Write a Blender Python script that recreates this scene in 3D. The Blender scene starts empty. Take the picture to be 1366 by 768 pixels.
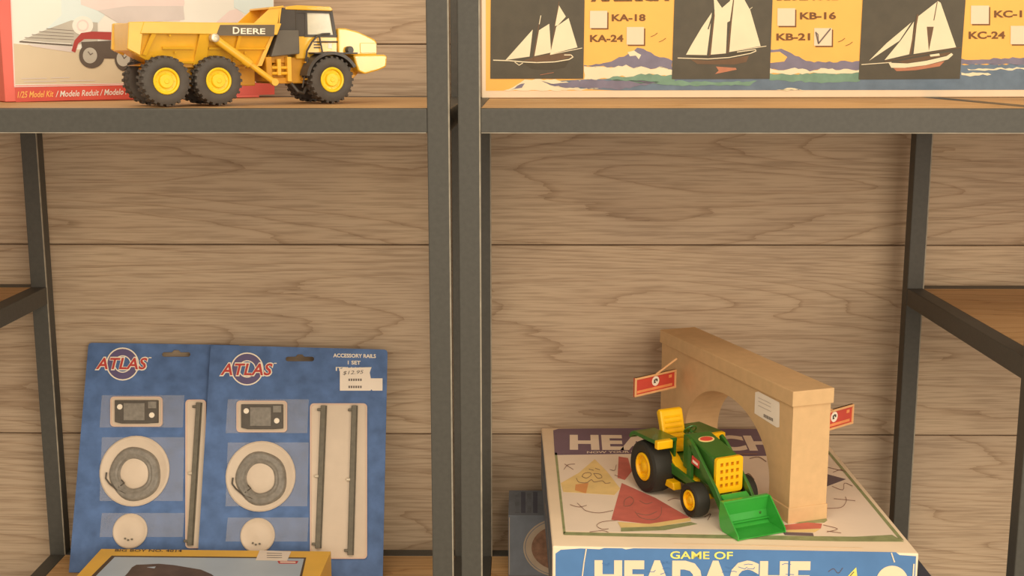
import bpy, bmesh, math, random
from mathutils import Vector, Matrix

# ------------------------------------------------------------------ camera, light, exposure
scene = bpy.context.scene
COL = scene.collection
FPX, HORIZON, VPX, CAM_D, CAM_H = 1650.0, 80.0, 697.0, 1.12, 1.45
pitch = math.atan((384 - HORIZON) / FPX)
yaw = math.atan((VPX - 683) / (FPX / math.cos(pitch)))
FWD = Vector((-math.sin(yaw) * math.cos(pitch), math.cos(yaw) * math.cos(pitch), -math.sin(pitch)))
RIGHT = Vector((math.cos(yaw), math.sin(yaw), 0))
UP = RIGHT.cross(FWD)
CAM = Vector((0, -CAM_D, CAM_H))
cd = bpy.data.cameras.new('camera')
cd.sensor_width = 36.0
cd.lens = FPX / 1366.0 * 36.0
cd.clip_start = 0.02
cam = bpy.data.objects.new('camera', cd)
COL.objects.link(cam)
cam.matrix_world = Matrix(((RIGHT.x, UP.x, -FWD.x, CAM.x), (RIGHT.y, UP.y, -FWD.y, CAM.y), (RIGHT.z, UP.z, -FWD.z, CAM.z), (0, 0, 0, 1)))
scene.camera = cam

world = bpy.data.worlds.new('shop_interior_light')
scene.world = world
world.use_nodes = True
bg = world.node_tree.nodes['Background']
bg.inputs[0].default_value = (1.0, 0.885, 0.73, 1)
bg.inputs[1].default_value = 0.95


def area(name, loc, target, sx, sy, energy, color):
    l = bpy.data.lights.new(name, 'AREA')
    l.shape = 'RECTANGLE'
    l.size, l.size_y, l.energy, l.color = sx, sy, energy, color
    o = bpy.data.objects.new(name, l)
    COL.objects.link(o)
    o.location = loc
    o.rotation_euler = (Vector(target) - Vector(loc)).to_track_quat('-Z', 'Y').to_euler()
    return o


area('shop_window_light', (1.35, -2.9, 1.85), (0.0, 0.3, 1.15), 2.4, 1.8, 74, (1.0, 0.87, 0.69))
area('overhead_fill_light', (-0.2, -1.45, 2.75), (0.0, 0.15, 0.95), 2.2, 0.35, 20, (1.0, 0.86, 0.68))  # unseen overhead fill, added to brighten upward faces in the lower bays
# narrow spot added for a pale sheen on the nose of the dump truck
sl = bpy.data.lights.new('nose_sheen_spot', 'SPOT')
sl.energy, sl.color, sl.spot_size, sl.spot_blend, sl.shadow_soft_size = 115, (1.0, 0.95, 0.82), math.radians(3.2), 1.0, 0.05
so = bpy.data.objects.new('nose_sheen_spot', sl)
COL.objects.link(so)
so.location = (1.12, -0.70, 1.62)
so.rotation_euler = (Vector((-0.150, 0.155, 1.458)) - so.location).to_track_quat('-Z', 'Y').to_euler()

vs = scene.view_settings
vs.view_transform = 'Standard'
vs.look = 'None'
vs.exposure = -0.22
vs.gamma = 1.0
vs.use_curve_mapping = False


# ------------------------------------------------------------------ calibrated pixel -> surface measuring
def ray(px, py):
    return FWD + RIGHT * ((px - 683) / FPX) - UP * ((py - 384) / FPX)


def on_plane(px, py, P, n):
    r = ray(px, py)
    return CAM + r * ((P - CAM).dot(n) / r.dot(n))


def on_z(px, py, z):
    return on_plane(px, py, Vector((0, 0, z)), Vector((0, 0, 1)))


# ------------------------------------------------------------------ materials
def lin(c):
    return tuple(((v / 255) / 12.92 if v / 255 <= 0.04045 else ((v / 255 + 0.055) / 1.055) ** 2.4) for v in c)


MATS = {}


def mat(name, rgb, rough=0.55, metal=0.0, var=0.10, scale=60.0, bump=0.0, spec=0.4, alpha=1.0, coat=0.0):
    if name in MATS:
        return MATS[name]
    m = bpy.data.materials.new(name)
    m.use_nodes = True
    nt = m.node_tree
    b = nt.nodes['Principled BSDF']
    c = lin(rgb)
    tc = nt.nodes.new('ShaderNodeTexCoord')
    nz = nt.nodes.new('ShaderNodeTexNoise')
    nz.inputs['Scale'].default_value = scale
    nz.inputs['Detail'].default_value = 5
    nt.links.new(tc.outputs['Object'], nz.inputs['Vector'])
    rp = nt.nodes.new('ShaderNodeValToRGB')
    rp.color_ramp.elements[0].position = 0.3
    rp.color_ramp.elements[1].position = 0.7
    rp.color_ramp.elements[0].color = tuple(v * (1 - var) for v in c) + (1,)
    rp.color_ramp.elements[1].color = tuple(min(1, v * (1 + var)) for v in c) + (1,)
    nt.links.new(nz.outputs['Fac'], rp.inputs['Fac'])
    nt.links.new(rp.outputs['Color'], b.inputs['Base Color'])
    b.inputs['Roughness'].default_value = rough
    b.inputs['Metallic'].default_value = metal
    b.inputs['Specular IOR Level'].default_value = spec
    b.inputs['Coat Weight'].default_value = coat
    b.inputs['Alpha'].default_value = alpha
    if bump:
        bp = nt.nodes.new('ShaderNodeBump')
        bp.inputs['Strength'].default_value = bump
        bp.inputs['Distance'].default_value = 0.0005
        nt.links.new(nz.outputs['Fac'], bp.inputs['Height'])
        nt.links.new(bp.outputs['Normal'], b.inputs['Normal'])
    MATS[name] = m
    return m


def wood(name, light, mid, dark, band=26.0, stretch=0.16, distort=5.0, rough=0.6, axis_y=False):
    """long-grain wood, grain running along object X; per-object random offset"""
    m = bpy.data.materials.new(name)
    m.use_nodes = True
    nt = m.node_tree
    N, L = nt.nodes, nt.links
    b = N['Principled BSDF']
    tc = N.new('ShaderNodeTexCoord')
    oi = N.new('ShaderNodeObjectInfo')
    mul = N.new('ShaderNodeMath'); mul.operation = 'MULTIPLY'; mul.inputs[1].default_value = 37.0
    L.new(oi.outputs['Random'], mul.inputs[0])
    comb = N.new('ShaderNodeCombineXYZ')
    for i in range(3):
        L.new(mul.outputs[0], comb.inputs[i])
    add = N.new('ShaderNodeVectorMath'); add.operation = 'ADD'
    L.new(tc.outputs['Object'], add.inputs[0]); L.new(comb.outputs[0], add.inputs[1])
    mp = N.new('ShaderNodeMapping')
    mp.inputs['Scale'].default_value = (stretch, 0.25 if not axis_y else 1.0, 1.0)
    L.new(add.outputs[0], mp.inputs['Vector'])
    # cathedral figure: contour lines of a stretched noise field
    nz = N.new('ShaderNodeTexNoise'); nz.inputs['Scale'].default_value = 7.5; nz.inputs['Detail'].default_value = 1.2
    nz.inputs['Roughness'].default_value = 0.45; nz.inputs['Distortion'].default_value = 0.35
    L.new(mp.outputs[0], nz.inputs['Vector'])
    m1 = N.new('ShaderNodeMath'); m1.operation = 'MULTIPLY'; m1.inputs[1].default_value = band
    L.new(nz.outputs['Fac'], m1.inputs[0])
    # fine wobble
    nw = N.new('ShaderNodeTexNoise'); nw.inputs['Scale'].default_value = 60; nw.inputs['Detail'].default_value = 4
    L.new(mp.outputs[0], nw.inputs['Vector'])
    m2 = N.new('ShaderNodeMath'); m2.operation = 'MULTIPLY_ADD'; m2.inputs[1].default_value = 0.9
    L.new(nw.outputs['Fac'], m2.inputs[0]); L.new(m1.outputs[0], m2.inputs[2])
    fr = N.new('ShaderNodeMath'); fr.operation = 'FRACT'
    L.new(m2.outputs[0], fr.inputs[0])
    rp = N.new('ShaderNodeValToRGB')
    e = rp.color_ramp.elements
    e[0].position = 0.0; e[0].color = lin(dark) + (1,)
    e[1].position = 1.0; e[1].color = lin(mid) + (1,)
    for p, c in ((0.10, mid), (0.5, light), (0.86, light)):
        x = e.new(p); x.color = lin(c) + (1,)
    L.new(fr.outputs[0], rp.inputs['Fac'])
    # pores: thin streaks
    mp2 = N.new('ShaderNodeMapping'); mp2.inputs['Scale'].default_value = (16, 60 if axis_y else 9, 460)
    if axis_y:
        mp2.inputs['Scale'].default_value = (9, 420, 60)
    L.new(add.outputs[0], mp2.inputs['Vector'])
    ns = N.new('ShaderNodeTexNoise'); ns.inputs['Scale'].default_value = 1.0; ns.inputs['Detail'].default_value = 3
    L.new(mp2.outputs[0], ns.inputs['Vector'])
    rs = N.new('ShaderNodeValToRGB')
    rs.color_ramp.elements[0].position = 0.34; rs.color_ramp.elements[0].color = (0.66, 0.63, 0.60, 1)
    rs.color_ramp.elements[1].position = 0.56; rs.color_ramp.elements[1].color = (1, 1, 1, 1)
    L.new(ns.outputs['Fac'], rs.inputs['Fac'])
    # slow blotches
    nb = N.new('ShaderNodeTexNoise'); nb.inputs['Scale'].default_value = 5; nb.inputs['Detail'].default_value = 2
    L.new(add.outputs[0], nb.inputs['Vector'])
    rb = N.new('ShaderNodeValToRGB')
    rb.color_ramp.elements[0].position = 0.3; rb.color_ramp.elements[0].color = (0.86, 0.84, 0.84, 1)
    rb.color_ramp.elements[1].position = 0.7; rb.color_ramp.elements[1].color = (1.05, 1.03, 1.0, 1)
    L.new(nb.outputs['Fac'], rb.inputs['Fac'])
    x1 = N.new('ShaderNodeMix'); x1.data_type = 'RGBA'; x1.blend_type = 'MULTIPLY'; x1.inputs[0].default_value = 0.75
    L.new(rp.outputs[0], x1.inputs[6]); L.new(rs.outputs[0], x1.inputs[7])
    x2 = N.new('ShaderNodeMix'); x2.data_type = 'RGBA'; x2.blend_type = 'MULTIPLY'; x2.inputs[0].default_value = 1.0
    L.new(x1.outputs[2], x2.inputs[6]); L.new(rb.outputs[0], x2.inputs[7])
    L.new(x2.outputs[2], b.inputs['Base Color'])
    b.inputs['Roughness'].default_value = rough
    b.inputs['Specular IOR Level'].default_value = 0.25
    bp = N.new('ShaderNodeBump'); bp.inputs['Strength'].default_value = 0.25; bp.inputs['Distance'].default_value = 0.0004
    L.new(ns.outputs['Fac'], bp.inputs['Height']); L.new(bp.outputs['Normal'], b.inputs['Normal'])
    MATS[name] = m
    return m


# ------------------------------------------------------------------ mesh building
class MB:
    def __init__(s, off=(0, 0, 0)):
        s.v, s.f, s.off = [], [], Vector(off)

    def add(s, vs, fs):
        n = len(s.v)
        s.v += [Vector(v) + s.off for v in vs]
        s.f += [tuple(i + n for i in f) for f in fs]
        return s

    def box(s, x0, x1, y0, y1, z0, z1):
        return s.add([(x, y, z) for x in (x0, x1) for y in (y0, y1) for z in (z0, z1)],
                     [(0, 1, 3, 2), (4, 6, 7, 5), (0, 4, 5, 1), (2, 3, 7, 6), (0, 2, 6, 4), (1, 5, 7, 3)])

    def prism(s, poly, a0, a1, axis='y'):
        def P(p, a):
            return (p[0], a, p[1]) if axis == 'y' else ((a, p[0], p[1]) if axis == 'x' else (p[0], p[1], a))
        n = len(poly)
        vs = [P(p, a0) for p in poly] + [P(p, a1) for p in poly]
        fs = [tuple(range(n))[::-1], tuple(range(n, 2 * n))]
        fs += [(i, (i + 1) % n, (i + 1) % n + n, i + n) for i in range(n)]
        return s.add(vs, fs)

    def tube(s, pts, r, n=8, caps=True, r1=None):
        pts = [Vector(p) for p in pts]
        rings = []
        prev = None
        for i, p in enumerate(pts):
            d = (pts[min(i + 1, len(pts) - 1)] - pts[max(i - 1, 0)]).normalized()
            a = prev if prev is not None else (Vector((0, 0, 1)) if abs(d.z) < 0.9 else Vector((1, 0, 0)))
            u = (a - d * a.dot(d)).normalized()
            prev = u
            w = d.cross(u)
            rr = r if r1 is None else r + (r1 - r) * i / (len(pts) - 1)
            rings.append([p + (u * math.cos(2 * math.pi * k / n) + w * math.sin(2 * math.pi * k / n)) * rr for k in range(n)])
        vs = [v for rg in rings for v in rg]
        fs = []
        for i in range(len(pts) - 1):
            for k in range(n):
                fs.append((i * n + k, i * n + (k + 1) % n, (i + 1) * n + (k + 1) % n, (i + 1) * n + k))
        if caps:
            fs.append(tuple(range(n))[::-1])
            fs.append(tuple(range((len(pts) - 1) * n, len(pts) * n)))
        return s.add(vs, fs)

    def lathe(s, prof, c=(0, 0, 0), n=32, axis='y'):
        """prof: list of (radius, height along axis); closed end to end"""
        c = Vector(c)
        vs, fs = [], []
        m = len(prof)
        for k in range(n):
            a = 2 * math.pi * k / n
            for r, h in prof:
                q = (r * math.cos(a), h, r * math.sin(a)) if axis == 'y' else (r * math.cos(a), r * math.sin(a), h)
                vs.append(c + Vector(q))
        for k in range(n):
            k2 = (k + 1) % n
            for j in range(m - 1):
                fs.append((k * m + j, k * m + j + 1, k2 * m + j + 1, k2 * m + j))
        return s.add(vs, fs)

    def xform(s, M, start=0):
        for i in range(start, len(s.v)):
            s.v[i] = M @ s.v[i]
        return s

    def mesh(s, name, bevel=0.0, seg=1, smooth=0.0):
        me = bpy.data.meshes.new(name)
        me.from_pydata([tuple(v) for v in s.v], [], s.f)
        bm = bmesh.new()
        bm.from_mesh(me)
        bmesh.ops.remove_doubles(bm, verts=bm.verts, dist=1e-6)
        bmesh.ops.recalc_face_normals(bm, faces=bm.faces)
        if bevel:
            ed = [e for e in bm.edges if len(e.link_faces) == 2 and e.calc_face_angle(0) > math.radians(25)]
            bmesh.ops.bevel(bm, geom=ed, offset=bevel, segments=seg, profile=0.5, affect='EDGES', clamp_overlap=True)
        bm.to_mesh(me)
        bm.free()
        if smooth:
            me.shade_smooth()
            me.set_sharp_from_angle(angle=math.radians(smooth))
        return me

    def build(s, name, m, parent=None, bevel=0.0, seg=1, smooth=0.0):
        return link(name, s.mesh(name, bevel, seg, smooth), m, parent)


def link(name, me, m, parent=None, loc=None):
    if m is not None and not me.materials:
        me.materials.append(m)
    o = bpy.data.objects.new(name, me)
    COL.objects.link(o)
    if parent is not None:
        o.parent = parent
    if loc is not None:
        o.location = loc
    return o


FRAME = {}


def thing(name, label, cat, loc, rz=0.0, group=None, kind=None):
    o = bpy.data.objects.new(name, None)
    o.empty_display_size = 0.02
    COL.objects.link(o)
    o.location = loc
    o.rotation_euler = (0, 0, rz)
    o['label'] = label
    o['category'] = cat
    if group:
        o['group'] = group
    FRAME[o] = Matrix.Translation(Vector(loc)) @ Matrix.Rotation(rz, 4, 'Z')
    return o


def flat_shape(loops, thick):
    """2D loops (outer + holes) -> solid plate mesh in local XY, z from 0 to thick"""
    cu = bpy.data.curves.new('outline', 'CURVE')
    cu.dimensions = '2D'
    cu.fill_mode = 'BOTH'
    cu.extrude = thick / 2
    for lp in loops:
        sp = cu.splines.new('POLY')
        sp.points.add(len(lp) - 1)
        for i, p in enumerate(lp):
            sp.points[i].co = (p[0], p[1], 0, 1)
        sp.use_cyclic_u = True
    o = bpy.data.objects.new('outline', cu)
    me = bpy.data.meshes.new_from_object(o)
    bpy.data.objects.remove(o)
    vs = [Vector((v.co.x, v.co.y, v.co.z + thick / 2)) for v in me.vertices]
    fs = [tuple(p.vertices) for p in me.polygons]
    bpy.data.meshes.remove(me)
    return vs, fs


TXT = {}


def text_shape(body, bold=0.0, shear=0.0, spacing=1.0):
    key = (body, bold, shear, spacing)
    if key not in TXT:
        cu = bpy.data.curves.new('lettering', 'FONT')
        cu.body = body
        cu.size = 1.0
        cu.offset = bold
        cu.shear = shear
        cu.space_character = spacing
        cu.resolution_u = 3
        o = bpy.data.objects.new('lettering', cu)
        me = bpy.data.meshes.new_from_object(o)
        bpy.data.objects.remove(o)
        v = [(p.co.x, p.co.y) for p in me.vertices]
        f = [tuple(p.vertices) for p in me.polygons]
        bpy.data.meshes.remove(me)
        TXT[key] = (v, f)
    return TXT[key]


class Print:
    """flat print on a plane (P, n) of a thing; all pieces become thin meshes parented to it"""
    def __init__(s, root, P, n):
        s.root, s.P, s.n = root, Vector(P), Vector(n).normalized()
        s.inv = FRAME[root].inverted()
        s.parts = []

    def w(s, px, py):
        return on_plane(px, py, s.P, s.n)

    def mb(s, name, m):
        mb = MB()
        s.parts.append((name, m, mb))
        return mb

    def poly(s, name, m, pts, lv=1, world=False, th=0.00012, mb=None):
        W = [Vector(p) if world else s.w(*p) for p in pts]
        a = [s.inv @ (p + s.n * (lv * 0.00018)) for p in W]
        b = [s.inv @ (p + s.n * (lv * 0.00018 - th)) for p in W]
        n = len(a)
        (mb or s.mb(name, m)).add(a + b, [tuple(range(n))] + [(i, (i + 1) % n, (i + 1) % n + n, i + n) for i in range(n)])

    def line(s, name, m, pts, wpx, lv=2):
        mb = s.mb(name, m)
        if name == 'printed_scribble' and len(pts) > 2:
            q = [pts[0]] + list(pts) + [pts[-1]]
            sm = []
            for i in range(1, len(q) - 2):
                for k in range(4):
                    t = k / 4
                    sm.append(tuple(0.5 * (2 * q[i][c] + (q[i + 1][c] - q[i - 1][c]) * t + (2 * q[i - 1][c] - 5 * q[i][c] + 4 * q[i + 1][c] - q[i + 2][c]) * t * t + (3 * q[i][c] - q[i - 1][c] - 3 * q[i + 1][c] + q[i + 2][c]) * t ** 3) for c in (0, 1)))
            pts = sm + [pts[-1]]
        for (x0, y0), (x1, y1) in zip(pts, pts[1:]):
            d = math.hypot(x1 - x0, y1 - y0) or 1
            nx, ny = -(y1 - y0) / d * wpx / 2, (x1 - x0) / d * wpx / 2
            ex, ey = (x1 - x0) / d * wpx * 0.25, (y1 - y0) / d * wpx * 0.25
            s.poly(name, m, [(x0 - ex + nx, y0 - ey + ny), (x1 + ex + nx, y1 + ey + ny), (x1 + ex - nx, y1 + ey - ny), (x0 - ex - nx, y0 - ey - ny)], lv, mb=mb)

    def disc(s, name, m, cx, cy, rx, ry=None, lv=1, n=28, rot=0.0):
        ry = ry or rx
        s.poly(name, m, [(cx + rx * math.cos(2 * math.pi * k / n), cy + ry * math.sin(2 * math.pi * k / n)) for k in range(n)], lv)

    def ring(s, name, m, cx, cy, r0, r1, lv=2, n=32, sy=1.0):
        mb = s.mb(name, m)
        for k in range(n):
            a, b = 2 * math.pi * k / n, 2 * math.pi * (k + 1) / n
            s.poly(name, m, [(cx + r * math.cos(t), cy + sy * r * math.sin(t)) for r, t in ((r0, a), (r1, a), (r1, b), (r0, b))], lv, mb=mb)

    def text(s, name, m, body, bl, br, top, lv=3, bold=0.02, shear=0.0, spacing=1.0, frame=None):
        """bl/br: pixels of the left and right end of the baseline, top: height of the capitals in px"""
        v, f = text_shape(body, bold, shear, spacing)
        if frame is None:
            xs = [p[0] for p in v]
            x0, x1, y0, y1 = min(xs), max(xs), 0.0 - bold, 0.69 + bold
            if not any(ch in body for ch in 'gjpqy,/'):
                y0, y1 = min(p[1] for p in v), max(p[1] for p in v)
        else:
            x0, x1, y0, y1 = frame
        O, R = s.w(*bl), s.w(*br)
        U = R - O
        T = s.w(bl[0], bl[1] - top)
        V = T - O
        pts = [s.inv @ (O + U * ((p[0] - x0) / (x1 - x0)) + V * ((p[1] - y0) / (y1 - y0)) + s.n * (lv * 0.00018)) for p in v]
        s.mb(name, m).add(pts, f)
        return (x0, x1, y0, y1)

    def done(s):
        for name, m, mb in s.parts:
            me = bpy.data.meshes.new(name)
            me.from_pydata([tuple(v) for v in mb.v], [], mb.f)
            link(name, me, m, s.root)
        s.parts = []


def zoomer(ox, oy, k):
    return lambda *pts: [(ox + x / k, oy + y / k) for x, y in pts]


def frothy(pts, amp=1.3, step=5.0, seed=1, flat=()):
    """torn outline for printed foam: subdivide and jitter the edges"""
    rnd = random.Random(seed)
    out = []
    for (x0, y0), (x1, y1) in zip(pts, pts[1:] + pts[:1]):
        d = math.hypot(x1 - x0, y1 - y0)
        k = max(1, int(d / step))
        for i in range(k):
            t = i / k
            j = amp * rnd.uniform(-1, 1) if i else 0.4 * amp * rnd.uniform(-1, 1)
            nx, ny = (-(y1 - y0) / d, (x1 - x0) / d) if d else (0, 0)
            out.append((x0 + (x1 - x0) * t + nx * j, y0 + (y1 - y0) * t + ny * j))
    return out


def rrect(x0, y0, x1, y1, r, n=4):
    out = []
    for cx, cy, a in ((x1 - r, y1 - r, 0), (x0 + r, y1 - r, 90), (x0 + r, y0 + r, 180), (x1 - r, y0 + r, 270)):
        for k in range(n + 1):
            t = math.radians(a + 90 * k / n)
            out.append((cx + r * math.cos(t), cy + r * math.sin(t)))
    return out


# ------------------------------------------------------------------ palette
M_PLANK = wood('oak_laminate', (198, 175, 148), (191, 167, 140), (168, 143, 116), band=24, stretch=0.10)
M_BOARD = wood('shelf_board_wood', (212, 172, 122), (205, 163, 111), (182, 138, 90), band=18, axis_y=True, rough=0.55)
M_STEEL = mat('black_powder_coat', (77, 74, 67), 0.5, 0.0, 0.08, 220, 0.15, 0.35)
M_EDGE = mat('pale_edge_grey', (150, 140, 122), 0.5, 0.0, 0.2, 90)  # paler grey for thin strips along post and beam edges
M_FLOOR = mat('concrete_floor', (150, 138, 122), 0.8, 0, 0.15, 8)
M_BACK = mat('wall_backing', (112, 86, 64), 0.9)
M_YEL = mat('toy_yellow_paint', (236, 180, 42), 0.32, 0, 0.05, 80, 0, 0.5, coat=0.8)
M_YEL.node_tree.nodes['Principled BSDF'].inputs['Coat Roughness'].default_value = 0.28
M_YELD = mat('toy_yellow_chassis', (205, 145, 35), 0.45, 0, 0.08, 90)
M_HUB = mat('hub_yellow', (240, 202, 34), 0.35, 0, 0.04, 80)
M_TYRE = mat('tyre_rubber', (84, 77, 70), 0.7, 0, 0.10, 120, 0.2, 0.3)
M_DARK = mat('dark_plastic', (74, 67, 60), 0.45, 0, 0.08, 90)
M_GREY = mat('grey_panel', (102, 95, 84), 0.55, 0, 0.06, 90)
M_GLASS = mat('cab_glazing', (205, 192, 160), 0.15, 0, 0.12, 60, 0, 0.6)
M_CHROME = mat('worn_metal', (215, 200, 175), 0.3, 0.5, 0.08, 120)
M_CREAM = mat('cream_card', (246, 222, 186), 0.65, 0, 0.03, 40)
M_WHITE = mat('white_print', (250, 236, 214), 0.6, 0, 0.02, 40)
M_PAPER = mat('sticker_paper', (248, 232, 212), 0.6, 0, 0.03, 50)
M_INK = mat('grey_ink', (120, 108, 100), 0.7, 0, 0.05, 50)

# ------------------------------------------------------------------ setting
WALL_Y = 0.425
wall = MB().box(-2.2, 2.2, WALL_Y + 0.006, WALL_Y + 0.05, 0, 2.3).build('wall_back', M_BACK)
wall['kind'] = 'structure'
wall['label'] = 'back wall clad in greyish oak laminate planks'
pl = MB().box(-2.2, 2.2, 0, 0.008, -0.12355, 0.12355).mesh('plank', bevel=0.0009)
for k in range(9):
    zc = 0.9722 + 0.2484 * (k - 3) + 0.1242
    o = link('plank', pl, M_PLANK, wall, (0, WALL_Y, zc))
fl = MB().box(-2.2, 2.2, -3.2, WALL_Y + 0.05, -0.05, 0).build('floor', M_FLOOR)
fl['kind'] = 'structure'
fl['label'] = 'plain concrete shop floor'

# ------------------------------------------------------------------ shelving units
Z_LOW, Z_TOP, Z_SIDE = 0.826, 1.407, 1.175
T = 0.020
YB = 0.375   # front of the back posts
BH = 0.0217  # beam height


def shelving(label, posts, bays):
    xs = [p for p in posts]
    cx = (xs[0] + xs[-1] + T) / 2
    root = thing('shelving_unit', label, 'shelf', (cx, 0.2, 0), 0, 'black steel shelving units with wooden boards')
    off = (-cx, -0.2, 0)
    def bar(name, *a):
        return MB(off).box(*a).build(name, M_STEEL, root, bevel=0.0011, seg=2)
    for x in xs:
        bar('post', x, x + T, 0, T, 0, 1.78)
        bar('post', x, x + T, YB, YB + T, 0, 1.78)
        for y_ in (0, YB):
            MB(off).box(x + T - .0010, x + T + .00035, y_ - .0002, y_ + .0012, 0.02, 1.76).build('pale_edge_strip', M_EDGE, root)  # thin pale strip down the right front edge of each post
    for (x0, x1, z) in bays:
        bar('beam', x0, x1, 0.0006, T, z - BH, z)
        bar('beam', x0, x1, YB, YB + T, z - BH, z)
        MB(off).box(x0 + .001, x1 - .001, 0.0002, .0014, z - BH - .0002, z - BH + .0006).build('pale_edge_strip', M_EDGE, root)
        for xa in xs:
            if x0 - 0.001 <= xa + T and xa <= x1 + 0.001:
                bar('side_rail', xa + 0.0003, xa + T - 0.0003, T, YB, z - BH, z - 0.0002)
        inner = [x for x in xs if x0 - 0.021 <= x <= x1 + 0.001]
        for xa, xb in zip(inner, inner[1:]):
            MB(off).box(xa + T, xb, T, YB, z - 0.016, z - 0.0006).build('shelf_board', M_BOARD, root)
    return root


LP = (-1.02, -0.606, -0.0857)
RP = (-0.0580, 0.472, 0.90)
shelving('black steel shelving unit on the left, carrying the dump truck and blue packs', LP,
         [(LP[0] + T, LP[2], Z_TOP), (LP[1] + T, LP[2], Z_LOW), (LP[0] + T, LP[1], Z_SIDE), (LP[0] + T, LP[2], 1.78)][:3])
shelving('black steel shelving unit on the right, carrying the sailing ship kit and board game', RP,
         [(RP[0] + T, RP[2], Z_TOP), (RP[0] + T, RP[1], Z_LOW), (RP[1] + T, RP[2], Z_SIDE)])


def carton(name, label, cat, corner, ang, w, d, z0, z1, m, group=None, bevel=0.0008, body='carton'):
    """closed box whose front-left bottom corner stands at `corner`, front running along ang"""
    root = thing(name, label, cat, (corner[0], corner[1], z0), ang, group)
    MB().box(0, w, 0, d, 0, z1 - z0).build(body, m, root, bevel=bevel, seg=2)
    u = Vector((math.cos(ang), math.sin(ang), 0))
    n = Vector((math.sin(ang), -math.cos(ang), 0))
    return root, Vector((corner[0], corner[1], z0)), u, n


# ------------------------------------------------------------------ sailing ship kit box
M_SHIPBOX = mat('ship_box_card', (240, 216, 184), 0.6, 0, 0.03, 30)
M_ORANGE = mat('print_orange', (250, 190, 92), 0.55, 0, 0.04, 25)
M_PHOTO = mat('print_dark_olive', (84, 77, 62), 0.55, 0, 0.10, 60)
M_SAIL = mat('print_sail_cream', (240, 226, 190), 0.6, 0, 0.04, 40)
M_BROWN = mat('print_brown', (122, 80, 40), 0.6, 0, 0.05, 40)
M_HULL = mat('print_hull_brown', (112, 86, 62), 0.6, 0, 0.10, 90)
M_HULLD = mat('print_hull_dark', (78, 70, 54), 0.6, 0, 0.08, 90)
M_HULLR = mat('print_hull_red', (190, 124, 92), 0.6, 0, 0.10, 90)
M_WAVEB = mat('print_wave_violet', (128, 122, 140), 0.6, 0, 0.12, 60)
M_WAVEG = mat('print_wave_teal', (122, 156, 134), 0.6, 0, 0.14, 70)
M_WAVES = mat('print_wave_blue', (108, 126, 144), 0.6, 0, 0.14, 60)
a_ship = math.radians(4.0)
r, P, u, n = carton('ship_kit_box', 'long orange sailing ship model kit box on the upper right shelf', 'box',
                    (-0.0465, 0.318), a_ship, 0.80, 0.044, Z_TOP, Z_TOP + 0.235, M_SHIPBOX)
S = Print(r, P, n)
S.poly('printed_field', M_ORANGE, [(648, 121), (648, -70), (1512, -70), (1500, 119)], 1)
# sea along the foot of the picture
S.poly('printed_sea', M_WAVES, [(820, 120.5), (760, 118), (735, 112), (700, 118), (720, 109), (779, 106), (897, 103), (1027, 104), (1147, 103), (1281, 96), (1420, 95), (1500, 94), (1500, 119.5)], 2)
S.poly('printed_foam', M_SAIL, frothy([(672, 120.8), (690, 113), (700, 106), (735, 106), (760, 110), (780, 108), (790, 112), (770, 114), (740, 116), (800, 118), (770, 120.6)]), 3)
S.poly('printed_wave', M_WAVEB, frothy([(681, 120.5), (690, 114), (700, 111), (696, 117)]), 4)
S.poly('printed_wave', M_WAVEB, frothy([(722, 108), (738, 112), (778, 106.5), (830, 107), (880, 109), (830, 119), (770, 117), (740, 115)]), 4)
S.poly('printed_wave', M_WAVEB, frothy([(779, 87), (800, 85.5), (820, 80), (838, 72), (850, 64), (858, 65), (868, 70), (880, 76), (897, 81), (897, 93), (880, 89), (868, 92), (855, 88), (845, 91), (835, 86), (820, 90), (800, 88.6), (779, 88.5)]), 3)
S.poly('printed_foam', M_SAIL, frothy([(779, 88.5), (800, 88.6), (820, 90), (835, 86), (845, 91), (855, 88), (868, 92), (880, 89), (897, 93), (897, 101), (865, 98), (845, 103), (830, 101), (812, 105), (779, 106)]), 3)
S.poly('printed_foam', M_SAIL, frothy([(837, 70), (846, 67), (855, 73), (852, 79), (848, 74), (840, 75)]), 4)
S.poly('printed_swell', M_WAVEG, frothy([(806, 106), (818, 101.5), (835, 103), (850, 100), (866, 98), (882, 101), (900, 100), (900, 108), (960, 110), (1010, 108), (1000, 114), (900, 114), (850, 110)]), 4)
S.poly('printed_wave', M_WAVEB, frothy([(1026, 66), (1042, 65), (1056, 71), (1070, 79), (1086, 83), (1147, 81.5), (1147, 93), (1120, 93), (1100, 91), (1080, 95), (1060, 91), (1045, 94), (1026, 92)]), 3)
S.poly('printed_gap', M_ORANGE, [(1027, 70), (1040, 69), (1050, 76), (1046, 82), (1027, 84)], 4)
S.poly('printed_foam', M_SAIL, frothy([(1026, 91), (1045, 94), (1060, 90), (1080, 95), (1100, 91), (1120, 93), (1147, 93), (1147, 96), (1120, 98), (1090, 97), (1060, 99), (1026, 98)]), 4)
S.poly('printed_swell', M_WAVEG, frothy([(1026, 98), (1060, 99), (1090, 97), (1120, 98), (1147, 95), (1147, 108), (1090, 110), (1026, 107)]), 3)
S.poly('printed_foam', M_SAIL, frothy([(1035, 120), (1055, 117), (1075, 120)]), 4)
S.poly('printed_wave', M_WAVEB, frothy([(1281, 78), (1300, 80), (1330, 78), (1366, 77), (1430, 79), (1500, 78), (1500, 86), (1281, 86)]), 3)
S.poly('printed_swell', M_WAVES, frothy([(1281, 86), (1500, 86), (1500, 96), (1281, 97)]), 3)
S.poly('printed_foam', M_SAIL, frothy([(1290, 92), (1366, 90.5), (1366, 92.5), (1292, 93.5)]), 4)
S.poly('printed_foam', M_SAIL, frothy([(1282, 97), (1318, 97), (1322, 99), (1300, 101), (1282, 100)]), 4)
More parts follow.
